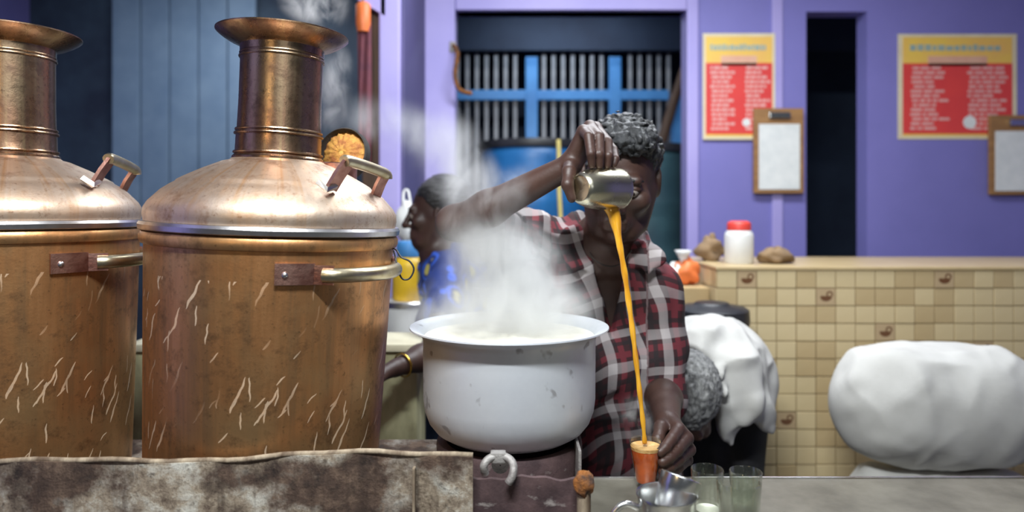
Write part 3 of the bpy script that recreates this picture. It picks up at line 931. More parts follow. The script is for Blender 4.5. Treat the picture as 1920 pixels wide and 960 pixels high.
link_local(MB().tube(spline([L(728, 466, 1.27), L(742, 468, 1.24), L(752, 482, 1.22), L(768, 490, 1.22), L(776, 505, 1.22), L(768, 522, 1.22), L(755, 523, 1.22), L(747, 508, 1.22), L(742, 486, 1.225), L(738, 470, 1.24)], 6), 0.0017, 6), 'wire_loop', M['black_plastic'], boiler, 180)

# second boiler at the end of the hearth
b2 = empty('copper_boiler', (BROOT.x - 0.475, 1.27, HZ), 'second copper boiler at the far left end of the hearth', 'boiler', 'copper boilers', None, (0, 0, 0.55))
for ch in list(boiler.children):
    if ch.name.split('.')[0] in ('wire_loop', 'filler_cap', 'filler_pipe'):
        continue
    cp2 = ch.copy()
    COL.objects.link(cp2)
    cp2.parent = b2
    for gc in ch.children:
        g2 = gc.copy()
        COL.objects.link(g2)
        g2.parent = cp2

# ------------------------------------------------------------------ stove and milk pot
e = empty('stove', (0.02, 1.25, 0), 'dark reddish iron stove under the milk pot', 'stove')
m = MB()
vs, fs = [], []
for q in (0, 1):
    for j in range(9):
        for i in range(25):
            x_ = -0.075 + 0.178 * i / 24
            zt_ = 1.046 + 0.0025 * math.sin(x_ * 60) + 0.0015 * math.sin(x_ * 150)
            vs.append((x_, 1.046 + q * 0.008 + 0.0012 * math.sin(x_ * 45 + j), 0.3 + (zt_ - 0.3) * j / 8))
for q in (0, 1):
    for j in range(8):
        for i in range(24):
            f_ = (q * 225 + j * 25 + i, q * 225 + j * 25 + i + 1, q * 225 + (j + 1) * 25 + i + 1, q * 225 + (j + 1) * 25 + i)
            fs.append(f_ if q == 0 else f_[::-1])
for i in range(24):
    fs.append((200 + i, 201 + i, 426 + i, 425 + i))
for j in range(8):
    fs.append((j * 25 + 24, 225 + j * 25 + 24, 225 + j * 25 + 49, j * 25 + 49))
m.add(vs, fs).build('front_panel', M['stove'], e, 40)
MB().bounds(-0.075, 0.103, 1.0545, 1.519, HZ + 0.001, 0.970, 0.004).build('stove_top', M['stove'], e, 40)
pc = Vector(((955 - 960) / F * 1.30, 1.30, 0.968))
MB().lathe([(0.128, 0.004), (0.134, 0.006), (0.136, 0.05), (0.134, 0.058), (0.118, 0.058), (0.116, 0.004)], 48, pc).build('fire_ring', M['stove'], e, 40)
MB().lathe([(0.10, 0.006), (0.11, 0.03), (0.107, 0.034), (0.07, 0.012), (0.001, 0.012)], 40, pc).build('burner', M['soot'], e, 40)
# flat piece of dark steel at the right of the fire ring
MB().bounds(0.112, 0.1175, 1.17, 1.30, 0.978, 1.045, 0.002).build('wind_shield', M['iron'], e, 40)
# horseshoe grip leaning on the stove front
hp = [P(910, 888, 1.055), P(907, 874, 1.05), P(916, 861, 1.055), P(935, 854, 1.06), P(954, 860, 1.055), P(963, 875, 1.045), P(960, 894, 1.036), P(953, 906, 1.035)]
e2 = empty('iron_grip', P(936, 905, 1.07), 'grey horseshoe shaped iron grip at the stove mouth', 'iron grip')
MB().tube(spline(hp, 6), [0.0062] * 43, 12).build('bow', M['iron'], e2, 60)
MB().box(P(934, 856, 1.062), (0.024, 0.018, 0.016), None, 0.003).build('lug', M['iron'], e2, 40)
MB().lathe([(0.001, -0.03), (0.013, -0.03), (0.014, 0), (0.001, 0.001)], 16, P(938, 872, 1.10), Matrix.Rotation(PI / 2, 3, 'X')).build('pin', M['soot'], e2, 40)
# corner post
e = empty('rusty_post', (0.1065, 1.028, 0), 'rusty capped pipe post between stove and table', 'post')
pp = Vector((0.1065, 1.028, 0))
MB().lathe([(0.0105, 0), (0.0105, 1.035), (0.008, 1.036), (0.001, 1.036)], 18, pp).build('pipe', M['post'], e, 40)
lump(MB(), pp + Vector((0, 0, 1.045)), (0.0155, 0.0155, 0.019), 3, 0.15, 20).build('rust_cap', M['rust'], e, 180)

S = 1.30 / F
PZ = 1.0265
e = empty('milk_pot', (pc.x, pc.y, PZ), 'wide aluminium milk pot steaming on the stove', 'pot')
zpt = lambda y: CZ - (y - HY) * S
prof = [(0.001, PZ), (0.075, PZ), (0.100, PZ + 0.004), (0.120, PZ + 0.011), (0.138, PZ + 0.024), (0.150, PZ + 0.042), (0.1575, PZ + 0.066), (0.1600, PZ + 0.09)]
prof = [(r, PZ + (z - PZ) * 0.85) for r, z in prof]
ztop = zpt(614)
prof += [(0.1605, ztop - 0.05), (0.1605, ztop - 0.020), (0.163, ztop - 0.010), (0.170, ztop - 0.004), (0.182, ztop), (0.1855, ztop + 0.002), (0.185, ztop + 0.0045), (0.180, ztop + 0.004),
         (0.168, ztop), (0.160, ztop - 0.008), (0.1580, ztop - 0.020), (0.1580, ztop - 0.10), (0.14, PZ + 0.03), (0.001, PZ + 0.006)]
MB().lathe(prof, 96, (pc.x, pc.y, 0)).build('vessel', M['aluminium'], e, 50)
m = MB()
vs, fs = [], []
for j in range(13):
    for i in range(64):
        a = 2 * PI * i / 64
        rr = 0.1582 * j / 12 + 0.0005
        vs.append((pc.x + rr * math.cos(a), pc.y + rr * math.sin(a), ztop - 0.013 + (0.002 * math.sin(a * 5 + j) * math.sin(j * 1.3) if j < 12 else 0)))
for j in range(12):
    for i in range(64):
        fs.append((j * 64 + i, j * 64 + (i + 1) % 64, (j + 1) * 64 + (i + 1) % 64, (j + 1) * 64 + i))
m.add(vs, fs)
o = m.build('boiling_milk', M['milk'], None, 180, (pc.x, pc.y, ztop - 0.016))
tag(o, 'boiling milk filling the aluminium pot', 'milk')

# ------------------------------------------------------------------ serving table with cups and glasses
TZ = 0.975
e = empty('serving_table', (0.8, 0.95, 0), 'grey metal topped serving table with tea glasses on it', 'table')
MB().bounds(0.121, 2.4, 0.60, 1.23, TZ - 0.03, TZ, 0.003).build('table_top', M['table_zinc'], e, 40)
MB().bounds(0.121, 2.4, 1.2305, 1.236, TZ - 0.034, TZ + 0.002, 0.0015).build('edge_strip', M['tinned'], e, 40)
for x in (0.16, 2.36):
    for y in (0.64, 1.19):
        MB().bounds(x - 0.02, x + 0.02, y - 0.02, y + 0.02, 0, TZ - 0.03).build('leg', M['iron'], e)


def glass_profile(h, r0, r1, th=0.0016):
    return [(0.0003, 0), (r0 * 0.9, 0), (r0, 0.003), (r1, h - 0.0015), (r1 - th * 0.5, h), (r1 - th, h - 0.0015), (r0 - th, 0.009), (r0 * 0.6, 0.007), (0.0003, 0.007)]


def tumbler(c, h, r0, r1, label, residue=0.0):
    e = empty('tea_glass', c, label, 'glass', 'empty tea glasses')
    MB().lathe(glass_profile(h, r0, r1), 40, c).build('glass_wall', M['glass'], e, 50)
    if residue > 0:
        k = residue / h
        rr = r0 + (r1 - r0) * k - 0.0022
        MB().lathe([(0.0003, 0.0085), (r0 - 0.003, 0.0095), (rr, residue), (rr * 0.6, residue - 0.002), (0.0003, residue - 0.003)], 28, c).build('milk_froth', M['milk'], e, 60)


tumbler(Vector((0.297, 1.055, TZ)), 0.083, 0.0195, 0.0243, 'empty tea glass with froth left inside, next to steel mug', 0.022)
tumbler(Vector((0.354, 1.050, TZ)), 0.081, 0.0195, 0.0243, 'empty tea glass at the back, right of the frothy one')
tumbler(Vector((0.322, 0.985, TZ)), 0.091, 0.0245, 0.0305, 'larger empty tea glass in front of two smaller glasses', 0.016)
tumbler(Vector((0.376, 0.945, TZ)), 0.055, 0.019, 0.023, 'short tea glass cut off by the lower picture edge')
# steel mug with a tilted strainer cup
mc = Vector(((1250 - 960) / F * 0.97, 0.97, TZ))
e = empty('steel_mug', mc, 'steel mug with bent handle in front of the glass of tea', 'mug')
mh, mr = 0.0795, 0.0415
MB().lathe([(0.0005, 0), (mr * 0.86, 0), (mr * 0.9, 0.003), (mr * 0.97, mh - 0.006), (mr + 0.0012, mh - 0.001), (mr + 0.0008, mh), (mr - 0.0012, mh - 0.0015), (mr * 0.87, 0.004), (0.0005, 0.003)], 56, mc).build('cup', M['steel'], e, 60)
hp = [mc + Vector((-0.040, -0.002, 0.060)), mc + Vector((-0.058, -0.003, 0.066)), mc + Vector((-0.075, -0.005, 0.054)), mc + Vector((-0.082, -0.007, 0.030)), mc + Vector((-0.076, -0.008, 0.012)), mc + Vector((-0.036, -0.006, 0.012))]
MB().tube(spline(hp, 7), [0.0048] * 36, 10, True, ((0, 1, 0), 1.0)).build('handle', M['steel'], e, 180)
lump(MB(), mc + Vector((0, 0, 0.036)), (0.034, 0.034, 0.022), 8, 0.10, 24).build('tea_leaves', M['soot'], e, 180)
RT = Euler((math.radians(-14), math.radians(20), 0)).to_matrix()
sc_ = mc + Vector((0.008, 0.006, 0.048))
e = empty('strainer_cup', sc_, 'small steel strainer cup tilted inside the mug', 'strainer')
MB().lathe([(0.0005, 0.0), (0.024, 0.0), (0.026, 0.003), (0.0285, 0.034), (0.0295, 0.036), (0.0295, 0.052), (0.0280, 0.053), (0.027, 0.035), (0.0235, 0.004), (0.0005, 0.003)], 40, sc_, RT).build('cup', M['steel'], e, 40)
lump(MB(), sc_ + RT @ Vector((0, 0, 0.03)), (0.0225, 0.0225, 0.013), 6, 0.1, 20).build('spent_tea', M['soot'], e, 180)
o = lump(MB(), P(1291, 878, 1.14), (0.015, 0.012, 0.012), 15, 0.3, 20, TZ).build('ginger_root', M['carton'], None, 180, P(1291, 890, 1.14))
o.location.z = TZ + 0.0
tag(o, 'small tan piece of ginger behind the steel mug', 'ginger')

# glass of tea being filled
GC = Vector(((1211 - 960) / F * 1.195, 1.195, TZ))
e = empty('tea_glass', GC, 'glass of orange tea held in the hand of the pouring man', 'glass')
MB().lathe(glass_profile(0.079, 0.0165, 0.0285), 48, GC).build('glass_wall', M['glass'], e, 50)
tea_r = lambda z: 0.0165 + 0.012 * z / 0.079 - 0.0008
MB().lathe([(0.0003, 0.0085), (tea_r(0.009) - 0.001, 0.0092), (tea_r(0.064), 0.064), (0.0003, 0.064)], 40, GC).build('tea', M['tea'], e, 60)
m = MB()
m.lathe([(0.0003, 0.0645), (tea_r(0.0645), 0.0645), (tea_r(0.070), 0.070), (tea_r(0.068) * 0.6, 0.0685), (0.0003, 0.067)], 40, GC)
m.build('froth', M['froth'], e, 60)

# tilted pouring cup
c0, c1 = P(1086, 353, 1.245), P(1158, 355, 1.312)
ax = (c1 - c0).normalized()
MR = ax.to_track_quat('Z', 'Y').to_matrix()
Lc = (c1 - c0).length
e = empty('pouring_cup', c0, 'dull steel cup tipped sideways pouring tea from the raised hand', 'cup')
MB().lathe([(0.0005, 0.003), (0.022, 0.003), (0.0235, 0.0), (0.026, 0.001), (0.030, 0.008), (0.0365, 0.030), (0.0385, 0.055), (0.0385, Lc - 0.006), (0.0395, Lc - 0.001), (0.039, Lc), (0.0372, Lc - 0.002), (0.036, 0.05), (0.028, 0.012), (0.0005, 0.008)], 56, c0, MR).build('cup', M['steel_cup'], e, 50)
# falling stream
st = [P(1146, 384, 1.300), P(1153, 410, 1.290), P(1161, 455, 1.278), P(1170, 505, 1.265), P(1178, 560, 1.250), P(1186, 620, 1.235), P(1193, 680, 1.222), P(1200, 740, 1.210), P(1206, 795, 1.200), P(1209, 832, 1.196)]
st = spline(st, 6)
n_ = len(st)
rads = [0.0105 * (1 - min(1, i / (n_ * 0.22))) + 0.0062 * (1 - 0.42 * i / n_) + 0.0007 * math.sin(i * 1.1) for i in range(n_)]
o = MB().tube(st, rads, 14, True, ((0, 1, 0), 0.75)).build('tea_stream', M['tea_stream'], None, 180, st[-1])
tag(o, 'thin golden stream of tea falling from cup to glass', 'tea')


# ================================================================== people: one continuous surface per body, grown from blended tapered limbs
def vnoise(x, y, z, f, seed=0):
    x, y, z = x * f + 17.3 * seed, y * f + 5.1 * seed, z * f - 3.7 * seed
    xi, yi, zi = np.floor(x).astype(np.int64), np.floor(y).astype(np.int64), np.floor(z).astype(np.int64)
    u, v, w = x - xi, y - yi, z - zi
    u, v, w = u * u * (3 - 2 * u), v * v * (3 - 2 * v), w * w * (3 - 2 * w)

    def hsh(a, b, c):
        h = (a * 374761393 + b * 668265263 + c * 2147483647 + seed * 974634777) & 0xffffffff
        h = ((h ^ (h >> 13)) * 1274126177) & 0xffffffff
        return ((h ^ (h >> 16)) & 0xffff).astype(np.float32) / 65535.0
    r = 0
    for dx in (0, 1):
        for dy in (0, 1):
            for dz in (0, 1):
                r = r + hsh(xi + dx, yi + dy, zi + dz) * (u if dx else 1 - u) * (v if dy else 1 - v) * (w if dz else 1 - w)
    return r * 2 - 1


class Sdf:
    def __init__(s, h):
        s.h, s.pr, s.lo, s.hi = h, [], np.full(3, 1e9), np.full(3, -1e9)
        s.T = None

    def tr(s, p):
        p = Vector(p)
        return np.array(s.T @ p if s.T is not None else p, dtype=np.float64)

    def frame(s, Mx=None):
        s.T = Mx
        return s

    def _add(s, fn, lo, hi, k, op):
        s.pr.append((fn, lo, hi, k, op))
        if op == 'u':
            s.lo, s.hi = np.minimum(s.lo, lo), np.maximum(s.hi, hi)

    def rc(s, a, b, ra, rb, k=0.015, op='u', flat=None):
        a, b = s.tr(a), s.tr(b)
        ba = b - a
        bb = max(1e-9, float(ba @ ba))
        fx = None
        if flat is not None:
            axv = Vector(flat[0])
            if s.T is not None:
                axv = s.T.to_3x3() @ axv
            fx = (np.array(axv.normalized()), flat[1])

        def fn(x, y, z):
            px, py, pz = x - a[0], y - a[1], z - a[2]
            t_ = np.clip((px * ba[0] + py * ba[1] + pz * ba[2]) / bb, 0, 1)
            qx, qy, qz = px - t_ * ba[0], py - t_ * ba[1], pz - t_ * ba[2]
            if fx is not None:
                dd = (qx * fx[0][0] + qy * fx[0][1] + qz * fx[0][2]) * (1 / fx[1] - 1)
                qx, qy, qz = qx + dd * fx[0][0], qy + dd * fx[0][1], qz + dd * fx[0][2]
            d = np.sqrt(qx * qx + qy * qy + qz * qz) - (ra + (rb - ra) * t_)
            return d * (fx[1] ** 0.5 if fx is not None and fx[1] < 1 else 1)
        R = max(ra, rb)
        s._add(fn, np.minimum(a, b) - R, np.maximum(a, b) + R, k, op)
        return s

    def chain(s, pts, rad, k=0.012, op='u', flat=None):
        for i in range(len(pts) - 1):
            s.rc(pts[i], pts[i + 1], rad[i], rad[i + 1], k, op, flat)
        return s

    def el(s, c, r, R=None, k=0.015, op='u'):
        c = s.tr(c)
        r = np.array(r, dtype=np.float64)
        Rm = Matrix.Identity(3) if R is None else R
        if s.T is not None:
            Rm = s.T.to_3x3().normalized() @ Rm
            r = r * s.T.to_scale()[0]
        Q = np.array(Rm.transposed())

        def fn(x, y, z):
            px, py, pz = x - c[0], y - c[1], z - c[2]
            q = [(Q[i][0] * px + Q[i][1] * py + Q[i][2] * pz) for i in range(3)]
            k0 = np.sqrt(sum((q[i] / r[i]) ** 2 for i in range(3)))
            k1 = np.sqrt(sum((q[i] / r[i] ** 2) ** 2 for i in range(3))) + 1e-9
            return k0 * (k0 - 1) / k1
        s._add(fn, c - r.max(), c + r.max(), k, op)
        return s

    def fn(s, f, lo, hi, k=0.008, op='s'):
        s._add(f, np.array(lo, dtype=np.float64), np.array(hi, dtype=np.float64), k, op)
        return s

    def mesh(s, name, noise=None):
        h = s.h
        pad = 6 * h + 0.012
        lo = s.lo - pad
        N = np.ceil((s.hi + pad - lo) / h).astype(int) + 1
        axs = [(lo[i] + h * np.arange(N[i])) for i in range(3)]
        f = np.full(tuple(N), 0.5, dtype=np.float32)
        for fn, a, b, k, op in s.pr:
            m_ = k * 1.2 + 5 * h
            i0 = np.clip(np.floor((a - m_ - lo) / h).astype(int), 0, N)
            i1 = np.clip(np.ceil((b + m_ - lo) / h).astype(int) + 1, 0, N)
            if (i1 <= i0).any():
                continue
            sl = tuple(slice(i0[i], i1[i]) for i in range(3))
            x, y, z = np.meshgrid(axs[0][sl[0]], axs[1][sl[1]], axs[2][sl[2]], indexing='ij', sparse=True)
            d = fn(x, y, z).astype(np.float32)
            g = f[sl]
            if op == 'u':
                hh_ = np.clip(0.5 + 0.5 * (d - g) / k, 0, 1)
                f[sl] = d * (1 - hh_) + g * hh_ - k * hh_ * (1 - hh_)
            elif op == 's':
                d = -d
                hh_ = np.clip(0.5 - 0.5 * (d - g) / k, 0, 1)
                f[sl] = d * (1 - hh_) + g * hh_ + k * hh_ * (1 - hh_)
            elif op == 'i':
                f[sl] = np.maximum(g, d)
        if noise is not None:
            near = np.argwhere(np.abs(f) < 0.02)
            x, y, z = lo[0] + h * near[:, 0], lo[1] + h * near[:, 1], lo[2] + h * near[:, 2]
            f[near[:, 0], near[:, 1], near[:, 2]] += noise(x, y, z).astype(np.float32)
        return nets(name, f, lo, h)


def nets(name, f, lo, h):
    ins = f < 0
    c = [ins[a:ins.shape[0] - 1 + a, b:ins.shape[1] - 1 + b, d:ins.shape[2] - 1 + d] for a in (0, 1) for b in (0, 1) for d in (0, 1)]
    cnt = sum(q.astype(np.int8) for q in c)
    act = (cnt > 0) & (cnt < 8)
    ids = np.full(act.shape, -1, dtype=np.int32)
    cells = np.argwhere(act)
    ids[act] = np.arange(len(cells))
    pos = np.zeros((len(cells), 3))
    wt = np.zeros(len(cells))
    offs = [(a, b, d) for a in (0, 1) for b in (0, 1) for d in (0, 1)]
    val = {o: f[cells[:, 0] + o[0], cells[:, 1] + o[1], cells[:, 2] + o[2]].astype(np.float64) for o in offs}
    for o in offs:
        for ax_ in range(3):
            if o[ax_] == 0:
                p = list(o)
                p[ax_] = 1
                p = tuple(p)
                va, vb = val[o], val[p]
                x_ = (va < 0) != (vb < 0)
                t_ = np.where(x_, va / np.where(x_, va - vb, 1), 0)
                for i in range(3):
                    pos[:, i] += np.where(x_, o[i] + (t_ if i == ax_ else 0), 0)
                wt += x_
    pos = (pos / wt[:, None] + cells) * h + lo
    quads = []
    for ax_ in range(3):
        sh = [slice(1, -1)] * 3
        a = [slice(1, n - 1) for n in f.shape]
        a[ax_] = slice(0, f.shape[ax_] - 1)
        b = list(a)
        b[ax_] = slice(1, f.shape[ax_])
        A, B_ = ins[tuple(a)], ins[tuple(b)]
        e_ = np.argwhere(A != B_)
        if len(e_) == 0:
            continue
        flip = A[e_[:, 0], e_[:, 1], e_[:, 2]]
        off = np.array([0 if i == ax_ else 1 for i in range(3)])
        base = e_ + off
        u_, v_ = [(1, 2), (2, 0), (0, 1)][ax_]
        q = []
        for du, dv in ((1, 1), (0, 1), (0, 0), (1, 0)):
            p = base.copy()
            p[:, u_] -= du
            p[:, v_] -= dv
            q.append(ids[p[:, 0], p[:, 1], p[:, 2]])
        q = np.stack(q, 1)
        q = np.where(flip[:, None], q, q[:, ::-1])
        quads.append(q)
    quads = np.concatenate(quads)
    quads = quads[(quads >= 0).all(1)]
    me = bpy.data.meshes.new(name)
    me.vertices.add(len(pos))
    me.vertices.foreach_set('co', pos.astype(np.float32).ravel())
    me.loops.add(len(quads) * 4)
    me.loops.foreach_set('vertex_index', quads.astype(np.int32).ravel())
    me.polygons.add(len(quads))
    me.polygons.foreach_set('loop_start', np.arange(len(quads), dtype=np.int32) * 4)
    me.polygons.foreach_set('loop_total', np.full(len(quads), 4, dtype=np.int32))
    me.update(calc_edges=True)
    me.validate()
    me.polygons.foreach_set('use_smooth', np.ones(len(me.polygons), dtype=bool))
    return me


def put(me, name, mat, parent):
    off = root_loc(parent)
    co = np.empty(len(me.vertices) * 3, dtype=np.float32)
    me.vertices.foreach_get('co', co)
    co = co.reshape(-1, 3) - np.array(off, dtype=np.float32)
    me.vertices.foreach_set('co', co.ravel())
    me.materials.append(mat)
    return link(name, me, mat, parent)


def verts(me):
    co = np.empty(len(me.vertices) * 3, dtype=np.float32)
    me.vertices.foreach_get('co', co)
    return co.reshape(-1, 3)


def folds(amp, f, seed, stretch=(1, 1, 0.55)):
    def fn(x, y, z):
        x, y, z = x * stretch[0], y * stretch[1], z * stretch[2]
        wx = vnoise(x, y, z, f * 0.5, seed + 5) * 0.05
        a = vnoise(x + wx, y + wx, z - wx, f, seed)
        b = vnoise(x - wx, y, z + wx, f * 2.1, seed + 1)
        return amp * (-(1 - 2 * np.abs(a)) * 0.8 + 0.45 * b)
    return fn


def head_frame(c, fwd, up, s=1.0):
    """local axes: x to the viewer's right when facing us, -y forward, z up"""
    f_ = Vector(fwd).normalized()
    u_ = Vector(up)
    u_ = (u_ - f_ * u_.dot(f_)).normalized()
    y_ = -f_
    x_ = y_.cross(u_)
    m_ = Matrix((x_, y_, u_)).transposed()
    return Matrix.Translation(Vector(c)) @ m_.to_4x4() @ Matrix.Scale(s, 4)


def head_prims(s, T, sc=1.0):
    s.frame(T)
    g = lambda r: r * sc
    s.el((0, 0.018, 0.034), (0.074, 0.092, 0.082), None, 0.01)
    s.el((0, -0.022, -0.035), (0.060, 0.066, 0.082), None, 0.03)
    s.rc((-0.030, -0.058, -0.092), (0.030, -0.058, -0.092), g(0.020), g(0.020), 0.025)
    s.rc((0, -0.074, -0.100), (0, -0.078, -0.096), g(0.017), g(0.015), 0.015)
    s.rc((-0.036, -0.078, 0.022), (0.036, -0.078, 0.022), g(0.012), g(0.012), 0.014)
    for q in (-1, 1):
        s.el((q * 0.044, -0.062, -0.022), (0.022, 0.022, 0.022), None, 0.02)
        s.rc((q * 0.058, 0.0, -0.02), (q * 0.048, -0.03, -0.085), g(0.018), g(0.014), 0.03)
        s.el((q * 0.031, -0.095, 0.003), (0.019, 0.016, 0.011), None, 0.012, 's')
    s.chain([(0, -0.086, 0.016), (0, -0.098, -0.010), (0, -0.110, -0.030)], [g(0.0075), g(0.0085), g(0.0125)], 0.008)
    for q in (-1, 1):
        s.el((q * 0.0125, -0.098, -0.034), (0.009, 0.011, 0.008), None, 0.005)
    s.el((0, -0.078, -0.066), (0.030, 0.018, 0.024), None, 0.014)
    s.rc((-0.020, -0.090, -0.0605), (0.020, -0.090, -0.0605), g(0.0058), g(0.0058), 0.006)
    s.rc((-0.017, -0.090, -0.0745), (0.017, -0.090, -0.0745), g(0.0068), g(0.0068), 0.006)
    s.rc((-0.022, -0.0985, -0.0675), (0.022, -0.0985, -0.0675), g(0.0022), g(0.0022), 0.004, 's')
    for q in (-1, 1):                       # lids and ears
        s.el((q * 0.031, -0.0735, 0.006), (0.0165, 0.0145, 0.0095), None, 0.004)
        s.el((q * 0.075, 0.016, -0.006), (0.009, 0.021, 0.033), Matrix.Rotation(q * 0.3, 3, 'Z'), 0.006)
        s.el((q * 0.086, 0.012, -0.004), (0.006, 0.012, 0.020), Matrix.Rotation(q * 0.3, 3, 'Z'), 0.004, 's')
    s.frame(None)


def head_extras(T, parent, brows=True):
    off = root_loc(parent)
    for q in (-1, 1):
        m = MB()
        lump(m, (0, 0, 0), (0.0122, 0.0122, 0.0122), 1, 0, 20)
        c = T @ Vector((q * 0.031, -0.0772, 0.0005))
        m.v = [tuple(Vector(p) + c) for p in m.v]
        ey = m.build('eye', M['eye_white'], parent, 180)
        m = MB()
        f_ = (T.to_3x3() @ Vector((q * 0.05, -1, -0.25))).normalized()
        lump(m, c + f_ * 0.0078, (0.0058, 0.0058, 0.0058), 1, 0, 14)
        m.build('iris', M['eye_dark'], ey, 180)
        if brows:
            m = MB().tube([T @ Vector(p) for p in ((q * 0.012, -0.0885, 0.0195), (q * 0.028, -0.0885, 0.0255), (q * 0.050, -0.0785, 0.0225))], [0.0030, 0.0036, 0.002], 8)
            m.build('eyebrow', M['hair_black'], parent, 180)


# ------------------------------------------------------------------ the man pouring tea
man = empty('person', (0.235, 1.66, 0.0), 'person in red and white plaid shirt pouring tea from a raised cup', 'person')
HT = head_frame(P(1163, 336, 1.495), (-0.24, -1.0, -0.36), (0.02, -0.28, 1), 1.04)
nb = Vector((0.205, 1.565, 1.365))
shR, elR, wrR = P(1048, 468, 1.62), P(850, 418, 1.43), P(1067, 312, 1.335)
shL, elL, wrL = P(1212, 545, 1.575), P(1236, 728, 1.545), P(1251, 792, 1.305)
s = Sdf(0.0033)
head_prims(s, HT)
s.rc(HT @ Vector((0, 0.028, -0.055)), nb, 0.054, 0.058, 0.025)
s.rc(HT @ Vector((0, -0.01, -0.075)), nb + Vector((0, -0.03, -0.01)), 0.035, 0.042, 0.03)
# trunk
s.rc((0.205, 1.60, 1.20), (0.195, 1.59, 1.30), 0.135, 0.115, 0.05, 'u', ((0, 1, 0), 0.66))
s.rc((0.225, 1.66, 0.86), (0.205, 1.61, 1.20), 0.135, 0.135, 0.05, 'u', ((0, 1, 0), 0.66))
s.rc(shR, nb + Vector((-0.03, 0.02, -0.03)), 0.050, 0.055, 0.05)
s.rc(shL, nb + Vector((0.03, 0.02, -0.03)), 0.050, 0.055, 0.05)
for q in (-1, 1):                          # collar bones
    s.rc(nb + Vector((q * 0.015, -0.058, -0.045)), nb + Vector((q * 0.085, -0.03, -0.035)), 0.009, 0.009, 0.02)
# raised arm
s.chain([shR, shR * 0.5 + elR * 0.5 + Vector((0, 0, -0.005)), elR], [0.048, 0.038, 0.033], 0.03)
s.chain([elR, elR * 0.68 + wrR * 0.32 + Vector((0, 0, -0.006)), wrR], [0.033, 0.035, 0.0235], 0.02)
# lowered arm
s.chain([shL, shL * 0.5 + elL * 0.5, elL], [0.050, 0.041, 0.036], 0.03)
s.chain([elL, elL * 0.65 + wrL * 0.35 + Vector((0.004, 0, 0)), wrL], [0.037, 0.036, 0.0245], 0.02)
# hand holding the cup: palm rises behind, four fingers come over and down on the cup, thumb below the base
m1, m2, m3, m4 = P(1094, 246, 1.312), P(1106, 238, 1.335), P(1117, 240, 1.356), P(1124, 250, 1.376)
for mm, r_ in ((m1, 0.0125), (m2, 0.013), (m3, 0.0125), (m4, 0.0115)):
    s.rc(wrR + (mm - wrR) * 0.12, mm, 0.0170, r_, 0.010)
for mm, pp_, dd_, tt_, r_ in ((m1, P(1104, 256, 1.268), P(1108, 288, 1.252), P(1110, 309, 1.258), 0.0092),
                              (m2, P(1123, 256, 1.283), P(1124, 289, 1.262), P(1124, 310, 1.266), 0.0096),
                              (m3, P(1139, 266, 1.301), P(1141, 292, 1.277), P(1139, 310, 1.279), 0.0092),
                              (m4, P(1150, 281, 1.322), P(1154, 298, 1.298), P(1151, 309, 1.294), 0.0082)):
    s.chain([mm, pp_], [r_ * 1.22, r_ * 1.08], 0.006)
    s.chain([pp_, dd_, tt_], [r_ * 1.06, r_ * 0.94, r_ * 0.80], 0.0025)
s.chain([wrR + Vector((0.004, -0.008, 0.0)), P(1067, 322, 1.268), P(1064, 346, 1.252), P(1072, 372, 1.252)], [0.0165, 0.0125, 0.0105, 0.0085], 0.006)
# hand round the glass
m1, m2, m3, m4 = P(1272, 806, 1.243), P(1287, 822, 1.243), P(1292, 843, 1.250), P(1288, 862, 1.258)
for mm, r_ in ((m1, 0.0135), (m2, 0.0135), (m3, 0.0125), (m4, 0.0115)):
    s.rc(wrL + (mm - wrL) * 0.15, mm, 0.0185, r_, 0.008)
for mm, pp_, tt_, r_ in ((m1, P(1259, 824, 1.203), P(1238, 848, 1.180), 0.0100), (m2, P(1270, 843, 1.203), P(1242, 867, 1.180), 0.0104),
                         (m3, P(1273, 861, 1.210), P(1242, 884, 1.184), 0.0098), (m4, P(1273, 876, 1.216), P(1246, 894, 1.192), 0.0086)):
    s.chain([mm, pp_, pp_ * 0.45 + tt_ * 0.55 + Vector((0, -0.003, 0)), tt_], [r_ * 1.18, r_ * 1.04, r_ * 0.95, r_ * 0.82], 0.0022)
s.chain([wrL + Vector((-0.006, -0.004, -0.006)), P(1239, 802, 1.250), P(1234, 822, 1.228), P(1236, 844, 1.214)], [0.0165, 0.0125, 0.0105, 0.0088], 0.006)
put(s.mesh('body'), 'body', M['skin_dark'], man)
head_extras(HT, man)

# hair: short and curly
s = Sdf(0.0024)
s.frame(HT)
s.el((0, 0.030, 0.046), (0.083, 0.099, 0.086), None, 0.01)
s.el((0.012, -0.030, 0.092), (0.060, 0.055, 0.036), None, 0.02)
s.frame(None)
Ti = HT.inverted()
ti = np.array(Ti)


def loc(x, y, z):
    return [ti[i][0] * x + ti[i][1] * y + ti[i][2] * z + ti[i][3] for i in range(3)]


def keep(x, y, z):                          # cut away the face below the hair line
    lx, ly, lz = loc(x, y, z)
    line = np.where(ly < -0.045, 0.066, np.where(ly < 0.0, 0.066 - (ly + 0.045) * 1.5, np.where(ly < 0.02, 0.0 + (0.02 - ly) * 0.3, -0.045)))
    return (line - lz) * 0.7


b0, b1 = np.array(HT @ Vector((0, 0, 0.03))) - 0.16, np.array(HT @ Vector((0, 0, 0.03))) + 0.16
s.fn(keep, b0, b1, 0.004, 'i')
hair = s.mesh('hair', lambda x, y, z: 0.0060 * (1 - 2.2 * np.abs(vnoise(x, y, z, 75, 3))) + 0.0030 * vnoise(x, y, z, 170, 4))
put(hair, 'hair', M['hair_dusty'], man)

